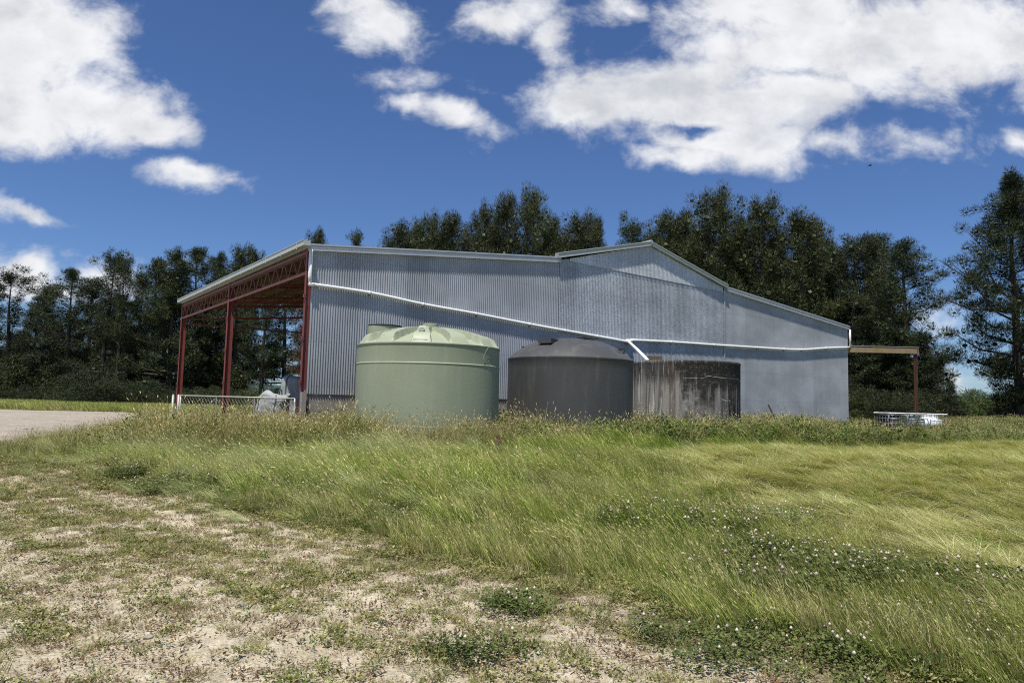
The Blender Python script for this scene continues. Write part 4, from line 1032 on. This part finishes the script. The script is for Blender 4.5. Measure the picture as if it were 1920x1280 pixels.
def scatter(name, label, pts, rot, scl, pick, srcs):
    c = bpy.data.collections.new(name+'_sources')
    for i, s_ in enumerate(srcs): s_.name = f'{chr(97+i)}_{s_.name}'; c.objects.link(s_)
    me = bpy.data.meshes.new(name); me.vertices.add(len(pts)); me.vertices.foreach_set('co', np.asarray(pts, np.float32).ravel())
    a = me.attributes.new('turn', 'FLOAT_VECTOR', 'POINT'); a.data.foreach_set('vector', np.asarray(rot, np.float32).ravel())
    a = me.attributes.new('size', 'FLOAT_VECTOR', 'POINT'); a.data.foreach_set('vector', np.asarray(scl, np.float32).ravel())
    a = me.attributes.new('pick', 'INT', 'POINT'); a.data.foreach_set('value', np.asarray(pick, np.int32))
    o = bpy.data.objects.new(name, me); COL.objects.link(o); tag(o, label, kind='stuff')
    ng = bpy.data.node_groups.new(name, 'GeometryNodeTree'); ng.interface.new_socket('Geometry', in_out='INPUT', socket_type='NodeSocketGeometry'); ng.interface.new_socket('Geometry', in_out='OUTPUT', socket_type='NodeSocketGeometry')
    N = ng.nodes; Lk = ng.links; gi = N.new('NodeGroupInput'); go = N.new('NodeGroupOutput'); ip = N.new('GeometryNodeInstanceOnPoints'); ci = N.new('GeometryNodeCollectionInfo')
    ci.inputs['Collection'].default_value = c; ci.inputs['Separate Children'].default_value = True; ci.inputs['Reset Children'].default_value = True
    def na(nm, ty):
        x = N.new('GeometryNodeInputNamedAttribute'); x.data_type = ty; x.inputs[0].default_value = nm
        return next(q for q in x.outputs if q.enabled and q.name == 'Attribute')
    Lk.new(gi.outputs[0], ip.inputs['Points']); Lk.new(ci.outputs[0], ip.inputs['Instance']); ip.inputs['Pick Instance'].default_value = True
    Lk.new(na('pick', 'INT'), ip.inputs['Instance Index']); Lk.new(na('turn', 'FLOAT_VECTOR'), ip.inputs['Rotation']); Lk.new(na('size', 'FLOAT_VECTOR'), ip.inputs['Scale'])
    Lk.new(ip.outputs[0], go.inputs[0]); md = o.modifiers.new('scatter', 'NODES'); md.node_group = ng
    return o
rng = np.random.default_rng(77)
HWALL = [(BX, BY), (BX+LB*cph, BY+LB*sph)]
def in_barn(x, y, mrg=.0):
    t = (x-BX)*cph+(y-BY)*sph; s_ = -(x-BX)*sph+(y-BY)*cph
    return (t > -mrg) & (t < LB+mrg) & (s_ > -.05-mrg) & (s_ < DB)
def candidates(n, x0, x1, y0, y1):
    x = rng.uniform(x0, x1, n); y = rng.uniform(y0, y1, n)
    tanks = ((x+2.15)**2+(y-18.45)**2 < 3.5)|((x-1.7)**2+(y-20.9)**2 < 3.5)|((x-5.95)**2+(y-24.7)**2 < 3.5)
    view = (np.abs(x) < .80*y+2.2)        # the picture's wedge with room for a step aside
    ok = view & ~in_barn(x, y) & ~tanks
    return x[ok], y[ok]
def pack(x, y, turn_lim, s0, s1, nsrc, zs=1., sink=0.):
    n = len(x); z = h(x, y)-sink; s_ = rng.uniform(s0, s1, n)
    rot = np.stack([rng.normal(size=n)*.06, rng.normal(size=n)*.06, rng.uniform(-turn_lim, turn_lim, n)], 1)
    return np.stack([x, y, z], 1), rot, np.stack([s_, s_, s_*zs*np.ones(n)], 1), rng.integers(0, nsrc, n)
exec_parts = []
# 1 tall wind-leaning grass
src = []
for k in range(6):
    v = blades(rng, 46, .15, (.26, .54), .0055, .34+.1*(k % 3), .55, -1, .16, .8, .10)
    hd = heads(rng, v[0], 5, .045); src.append(source('tall_tuft', [join([v, hd])], [M_tall]))
for k in range(3):
    v = blades(rng, 26, .17, (.22, .50), .011, .3, .6, -1, .10, .9, .16); v3 = blades(rng, 14, .2, (.10, .26), .008, .8, .6, -1, 1.0, 1.6, .2); src.append(source('broad_tuft', [join([v, v3])], [M_tall]))
for k in range(2):
    v = blades(rng, 30, .2, (.3, .62), .006, .5, .9, -1, .75, 1.2, .16); hd = heads(rng, v[0], 14, .07); src.append(source('straw_tuft', [join([v, hd])], [M_dryg]))
x, y = candidates(60000, -14, 16, 3.2, 22)
sv, fv, wv = sandiness(x, y), flatness(x, y), weedband(x, y)
p_ = (1-sm(.0, .5, sv))*np.maximum(1-sm(.1, .9, fv)**.7, .05)*(1-.85*wv)*(~inpoly(x, y, GP))
cl = sm(-.15, .35, nse(x, y, .8, 11)); near = sm(4, 9.5, y)
prob = p_*(.16+.84*near)*(.40+.60*cl)*.60; keep = rng.random(len(x)) < prob; x, y = x[keep], y[keep]
P = pack(x, y, .8, .65, 1.25, 11); P[3][(P[3] > 8) & (nse(x, y, 1.3, 13) < .15)] -= 6; P[1][:, 2] += .7*nse(x, y, .45, 3)+.4*nse(x, y, 1.7, 9); hgt = (.5+.5*sm(4.5, 10.5, y))*(.62+.62*sm(-.4, .5, nse(x, y, .7, 3)+.5*nse(x, y, 2.1, 6)))*(1-.45*sm(.0, .3, sv[keep]))*(1-.45*sm(.05, .5, fv[keep])); hgt *= 1-.45*sm(.5, 3, x)*(1-sm(6.5, 9.5, y)); hgt *= 1-.62*sm(5.5, 9.5, -x); P = (P[0], P[1], P[2]*hgt[:, None], P[3])
scatter('tall_grass', 'tall green grass bent over by the wind across the middle of the paddock', *P, src)
print('tall', len(x))
# bluish pale patch of the same height
src = []
for k in range(4):
    v = blades(rng, 44, .15, (.40, .72), .005, .45, .7, -1, .25, .6, .12); hd = heads(rng, v[0], 6, .05); src.append(source('pale_tuft', [join([v, hd])], [M_blue]))
x, y = candidates(30000, -12, 9, 9, 21); c1 = np.exp(-(((x+2.6)/2.6)**2+((y-12.5)/2.2)**2))+.9*np.exp(-(((x+8.0)/3.0)**2+((y-15)/1.6)**2))+.7*np.exp(-(((x-1.3)/1.6)**2+((y-16.8)/.9)**2))
prob = c1*(.5+.5*sm(-.2, .3, nse(x, y, 1.3, 4)))*.42*(1-sandiness(x, y))*(~inpoly(x, y, GP)); keep = rng.random(len(x)) < prob; x, y = x[keep], y[keep]
P = pack(x, y, .8, .7, 1.15, 4); P[2][:, 2] *= (1-.6*sm(-.1, .3, sandiness(x, y)))*(.75+.4*sm(-.4, .5, nse(x, y, 1.6, 5))); P[2][:] *= (1-.5*sm(6, 10, -x))[:, None]; scatter('pale_seeding_grass', 'pale bluish seeding grass patches in the tall grass', *P, src); print('blue', len(x))
# 2 dry seeding weeds belt before the tanks and barn
src = []
for k in range(6):
    v = blades(rng, 40, .18, (.42, .86), .006, .1, .3, -1, .35, 1.1, .12); hd = heads(rng, v[0], 34, .055); src.append(source('seeding_tuft', [join([v, hd])], [M_dryg]))
for k in range(3):
    v = blades(rng, 34, .18, (.3, .7), .008, .1, .2, -1, .12, 1.2, .06); lf = leaves(rng, 70, .2, .55, .075, .5, .5); src.append(source('weedy_tuft', [join([v, lf])], [M_weed]))
x, y = candidates(150000, -26, 36, 14, 42)
wv = weedband(x, y); prob = wv*(1-sm(34, 42, y))*.40*(~inpoly(x, y, GP)); prob *= np.where(x < -8.8, .55, 1)*(1-.0*x)
keep = rng.random(len(x)) < prob; x, y = x[keep], y[keep]
P = pack(x, y, 3.1, .75, 1.25, 9)
greenish = sm(-.5, 2.5, x+.8*nse(x, y, .8, 6)+.15*(y-17)); dock = rng.random(len(x)) < .12+.52*greenish
pk = np.where(dock, rng.integers(6, 9, len(x)), rng.integers(0, 6, len(x)))
hg = .88+.38*nse(x, y, .9, 7)+.30*nse(x, y, 2.6, 3)+.16*rng.normal(size=len(x))
hg *= 1-.5*sm(7.5, 10, -x); hg *= 1-np.exp(-((x-.515*y)/1.9)**2)*sm(21, 25, y)*(.45+.45*sm(25, 33, y)); hg *= 1-.25*sm(12, 20, x); hg *= 1-.30*sm(3.8, 5.5, -x)*sm(15.5, 18, y); hg *= 1-.30*sm(26, 36, y)*(x < 12)
P = (P[0], P[1], P[2]*np.clip(hg, .10, 1.5)[:, None], pk); scatter('seeding_weeds', 'dry seeding grass and weeds growing up against the tanks and barn', *P, src); print('weeds', len(x))
# broad dock leaves and browned stalks
src = []
for k in range(3):
    lf = leaves(rng, 60, .24, .5, .20, .4, .42); v = blades(rng, 10, .1, (.4, .75), .01, .05, .1, -1, .1, .8); src.append(source('dock_plant', [join([lf, v])], [M_weed]))
for k in range(2):
    v = blades(rng, 16, .12, (.5, .85), .008, .02, .1, -1, .5, .7); lf = leaves(rng, 90, .14, .75, .05, .3, .6); src.append(source('brown_stalks', [join([v, lf])], [M_brownw]))
for k in range(1):
    v = blades(rng, 16, .14, (.5, .9), .007, .02, .1, -1, .5, .7); lf = leaves(rng, 110, .16, .85, .04, .3, .6); src.append(source('dry_umbels', [join([v, lf])], [M_litter]))
pl = []
for (px, py, Y, k, s_) in [(1435, 838, 19.5, 0, 1.1), (1445, 845, 19.3, 1, .8), (1180, 826, 17.9, 0, .9), (1210, 826, 18, 1, 1), (1240, 824, 18.2, 2, 1), (1150, 822, 17.9, 1, .9), (1120, 818, 17.9, 2, 1), (1085, 815, 17.8, 0, 1), (1270, 822, 18.4, 0, 1),
                       (1290, 812, 19.3, 1, 1.1), (1255, 812, 19.6, 2, 1.2), (1235, 806, 20, 1, 1.2), (1215, 810, 19.6, 0, 1.15), (1068, 825, 17.5, 3, .9), (1255, 815, 18.8, 4, 1.0), (1245, 812, 18.9, 3, 1.0), (966, 812, 17.6, 5, 1.35), (963, 816, 17.5, 5, 1.3), (985, 812, 17.7, 5, .9), (1045, 812, 18.0, 5, .95),
                       (965, 845, 16.6, 0, .8), (960, 850, 16.4, 1, .7), (1205, 800, 20.5, 5, 1.2), (1335, 820, 20.5, 5, 1.0), (1350, 822, 20.8, 5, .95), (1375, 822, 21, 5, 1), (1320, 816, 20.4, 4, .7), (1770, 830, 32, 3, 1.5), (1790, 835, 31, 4, 1.2), (1300, 826, 18.7, 5, .8), (1310, 824, 18.8, 5, .8)]:
    g = at(px, py, Y); pl.append((g.x, g.y, hz(g.x, g.y), k, s_))
for i in range(260):
    t_ = rng.random(); xx = rng.uniform(-1, 14); yy = 18.2+max(0, xx)*.38+rng.uniform(-.6, 2.2); 
    if in_barn(xx, yy, .3) or weedband(xx, yy) < .5: continue
    pl.append((xx, yy, hz(xx, yy), rng.integers(0, 3) if rng.random() < .8 else rng.integers(3, 6), rng.uniform(.6, 1.05)))
pl = np.array(pl); n = len(pl); scatter('broad_leaf_weeds', 'broad leaved docks and brown stalks in front of the grey and concrete tanks', pl[:, :3], np.stack([np.zeros(n), np.zeros(n), rng.uniform(0, 6.28, n)], 1), np.repeat(pl[:, 4:5], 3, 1), pl[:, 3].astype(int), src)
# 3 lodged flattened grass on the right
src = []
for k in range(6):
    v = blades(rng, 46, .2, (.18, .46), .0065, .9+.6*(k % 3),
               .8, -1, .35, 2.2, .20); src.append(source('lodged_tuft', [v], [M_flat]))
x, y = candidates(200000, 2, 30, 3.5, 29); fv = flatness(x, y)*(1-weedband(x, y)); prob = sm(.05, .8, fv)*(.28+.72*sm(-.5, .1, nse(x, y, 1.9, 9)+.6*nse(x, y, 4.3, 3)))*(.40+.1*(y < 12))
keep = rng.random(len(x)) < prob; x, y = x[keep], y[keep]; P = pack(x, y, .8, .7, 1.1, 6)
P[1][:, 2] += 1.0*nse(x, y, .5, 2)+1.6*nse(x, y, 2.3, 5)+rng.normal(size=len(x))*.7; P[1][:, :2] *= 2; P[0][:, 2] += .10*sm(-.1, .8, nse(x, y, 2.2, 7)+.5*nse(x, y, 4.6, 1)); P[0][:, 2] += .05; zf = .50+.4*sm(.1, .7, nse(x, y, 1.2, 14))+.10*rng.random(len(x)); P[2][:, 2] *= zf
scatter('lodged_grass', 'pale flattened grass lying over the right side of the paddock', *P, src); print('flat', len(x))
# 4 short sparse turf over the bare earth and everywhere as understorey
src = []
for k in range(4):
    v = blades(rng, 20, .06, (.03, .10), .0045, .1, .3, -1, .25, 1.8, .2); src.append(source('short_tuft', [v], [M_short]))
for k in range(3):
    lf = leaves(rng, 36, .09, .035, .028, .8, .6); src.append(source('creeping_weed', [lf], [M_short]))
for k in range(2):
    v = blades(rng, 26, .05, (.07, .17), .004, .05, .3, -1, .4, 1.3, .15); src.append(source('upright_tuft', [v], [M_short]))
src.append(source('dark_sprig', [leaves(rng, 22, .04, .09, .022, .3, .6)], [M_weed]))
x, y = candidates(240000, -13, 12, 3.2, 17); sv = sandiness(x, y)
patch = sm(-.45, .75, .7*nse(x, y, 1.9, 21)+.8*nse(x, y, 6.3, 2)+.4*nse(x, y, 12.1, 4)); edge = 1-sv
prob = (.6+.4*sm(4.3, 7, y))*np.where(sv > .02, (.15+.50*patch+.6*edge), .05)*(1-sm(13, 17, y))*(~inpoly(x, y, GP))*.75
keep = rng.random(len(x)) < prob; x, y = x[keep], y[keep]; P = pack(x, y, 3.14, .6, 1.25, 10)
sc_ = (.65+.45*patch[keep])*(1+.9*sm(.3, .95, edge[keep])); P[3][(edge[keep] > .7) & (P[3] > 3) & (P[3] < 7)] = 1; P[3][(edge[keep] > .7) & (P[3] == 9)] = 2; P = (P[0], P[1], P[2]*sc_[:, None], P[3])
scatter('short_turf', 'sparse short tufts of turf over the sandy earth', *P, src); print('short', len(x))
# 5 brown-green knee grass in the transition and the lower right
src = []
for k in range(5):
    v = blades(rng, 34, .13, (.16, .40), .0042, .2, .4, -1, .42, .8, .08); hd = heads(rng, v[0], 8, .035); src.append(source('browning_tuft', [join([v, hd])], [M_short if k % 2 else M_tall]))
x, y = candidates(80000, -11, 9, 3.0, 14.5); sv, fv = sandiness(x, y), flatness(x, y)
prob = np.exp(-((sv-.12)/.22)**2)*(1-sm(.3, .9, fv))*(.4+.6*sm(-.4, .3, nse(x, y, 1.5, 31)))*.34; prob *= sm(-9, -1, x)*.8+.2
keep = rng.random(len(x)) < prob; x, y = x[keep], y[keep]; scatter('browning_grass', 'thin browning grass along the edge of the bare earth', *pack(x, y, .8, .7, 1.15, 5), src); print('brown', len(x))
# 6 clover patches with white heads
src = []
for k in range(4):
    lf = leaves(rng, 120, .16, .10, .019, .85, .95); bl = blobs(rng, 3, .16, .14, .0095); src.append(source('clover_tuft', [lf, bl], [M_clover, M_cflower]))
for k in range(2):
    lf = leaves(rng, 150, .16, .09, .021, .85, .95); bl = blobs(rng, 1, .16, .12, .011); src.append(source('clover_mat', [lf, bl], [M_clover, M_cflower]))
CP = [(975, 1140, .26, 8, 1), (890, 1232, .22, 6, 1), (1270, 985, 1.0, 60, 0), (1380, 1000, .7, 30, 0), (1450, 1065, .5, 18, 0), (1540, 1080, .7, 26, 0), (1650, 1100, .5, 20, 0), (1760, 1180, .5, 28, 0), (1860, 1180, .5, 30, 0), (1870, 1240, .4, 20, 0), (1640, 1250, .25, 7, 0), (1320, 1255, .2, 5, 0),
      (230, 893, .42, 16, 0), (335, 912, .7, 30, 0), (500, 920, .6, 22, 0), (610, 925, .6, 20, 0), (790, 985, .4, 12, 0), (760, 970, .4, 10, 0), (1640, 1190, .3, 8, 0), (1460, 990, .5, 14, 0), (1910, 1130, .4, 10, 0), (700, 880, .5, 8, 0), (1500, 1180, .8, 11, 1), (1600, 1230, .9, 15, 0), (1720, 1260, .8, 15, 0), (1800, 1130, .8, 13, 1), (1350, 1180, .6, 8, 1), (1870, 1190, .6, 14, 0), (1780, 1220, .5, 10, 0), (1380, 1110, .4, 10, 0), (1480, 1130, .4, 9, 0)]
X = []; K = []
for (px, py, rad, n, kk) in CP:
    g = G(px, py)
    for i in range(int(n*(1.0 if not kk else 1.5))):
        a = rng.uniform(0, 6.28); q = rad*math.sqrt(rng.random()); X.append((g.x+math.cos(a)*q*1.15, g.y+math.sin(a)*q*.8)); K.append(rng.integers(4, 6) if kk or rng.random() < .35 else rng.integers(0, 5))
X = np.array(X); P = pack(X[:, 0], X[:, 1], 3.1, .8, 1.3, 6); hf = 1+.5*(1-sandiness(X[:, 0], X[:, 1]))*(X[:, 1] > 6); P[2][:] *= hf[:, None]; P[0][:, 2] += .06*(hf-1)*2
scatter('clover', 'clover patches with white flower heads in the grass', P[0], P[1], P[2], np.array(K), src); print('clover', len(X))
# 7 straw litter and crumbs on the earth
src = [source('straw', [leaves(rng, 26, .12, .008, .05, .97, .06)], [M_litter]), source('crumbs', [blobs(rng, 9, .12, .004, .006)], [M_litter]), source('dead_weed', [leaves(rng, 24, .08, .02, .03, .8, .3)], [M_brownw])]
x, y = candidates(42000, -10, 8, 3.2, 13); prob = sm(.2, .8, sandiness(x, y))*.62; keep = rng.random(len(x)) < prob; x, y = x[keep], y[keep]
scatter('ground_litter', 'bits of straw and crumbs of earth on the bare ground', *pack(x, y, 3.1, .7, 1.3, 3), src)
# 8 strip of grass between the gravel yard and the pines, and the paddock beyond
x = rng.uniform(-60, -6, 60000); y = rng.uniform(30, 56, 60000); ok = ~inpoly(x, y, GP) & (np.abs(x) < .85*y) & ~in_barn(x, y) & (y > 38.2-.0*x) & (rng.random(60000) < .30); x, y = x[ok], y[ok]
v = blades(rng, 40, .4, (.2, .42), .02, .3, .5, -1, .5, .8, .1); v2 = blades(rng, 40, .4, (.2, .42), .02, .2, .4, -1, .2, .8, .1)
scatter('far_grass', 'grass strip between the gravel yard and the pines', *pack(x, y, .8, .8, 1.3, 2), [source('far_tuft', [v], [M_dryg]), source('far_tuft', [v2], [M_tall])])
x = rng.uniform(12, 100, 60000); y = rng.uniform(28, 120, 60000); ok = (np.abs(x) < .85*y) & ~in_barn(x, y, .3) & (rng.random(60000) < .8) & (y > 34) & ((x-18.8)**2/5+(y-35)**2/12 > 1); x, y = x[ok], y[ok]
v = blades(rng, 40, .5, (.3, .6), .025, .1, .3, -1, .5, 1, .1); v2 = blades(rng, 40, .5, (.3, .6), .025, .1, .3, -1, .2, 1, .1)
scatter('far_paddock_grass', 'rough grass of the paddock beyond the totes', *pack(x, y, 3, .8, 1.25, 2), [source('far_tuft', [v], [M_dryg]), source('far_tuft', [v2], [M_weed])])
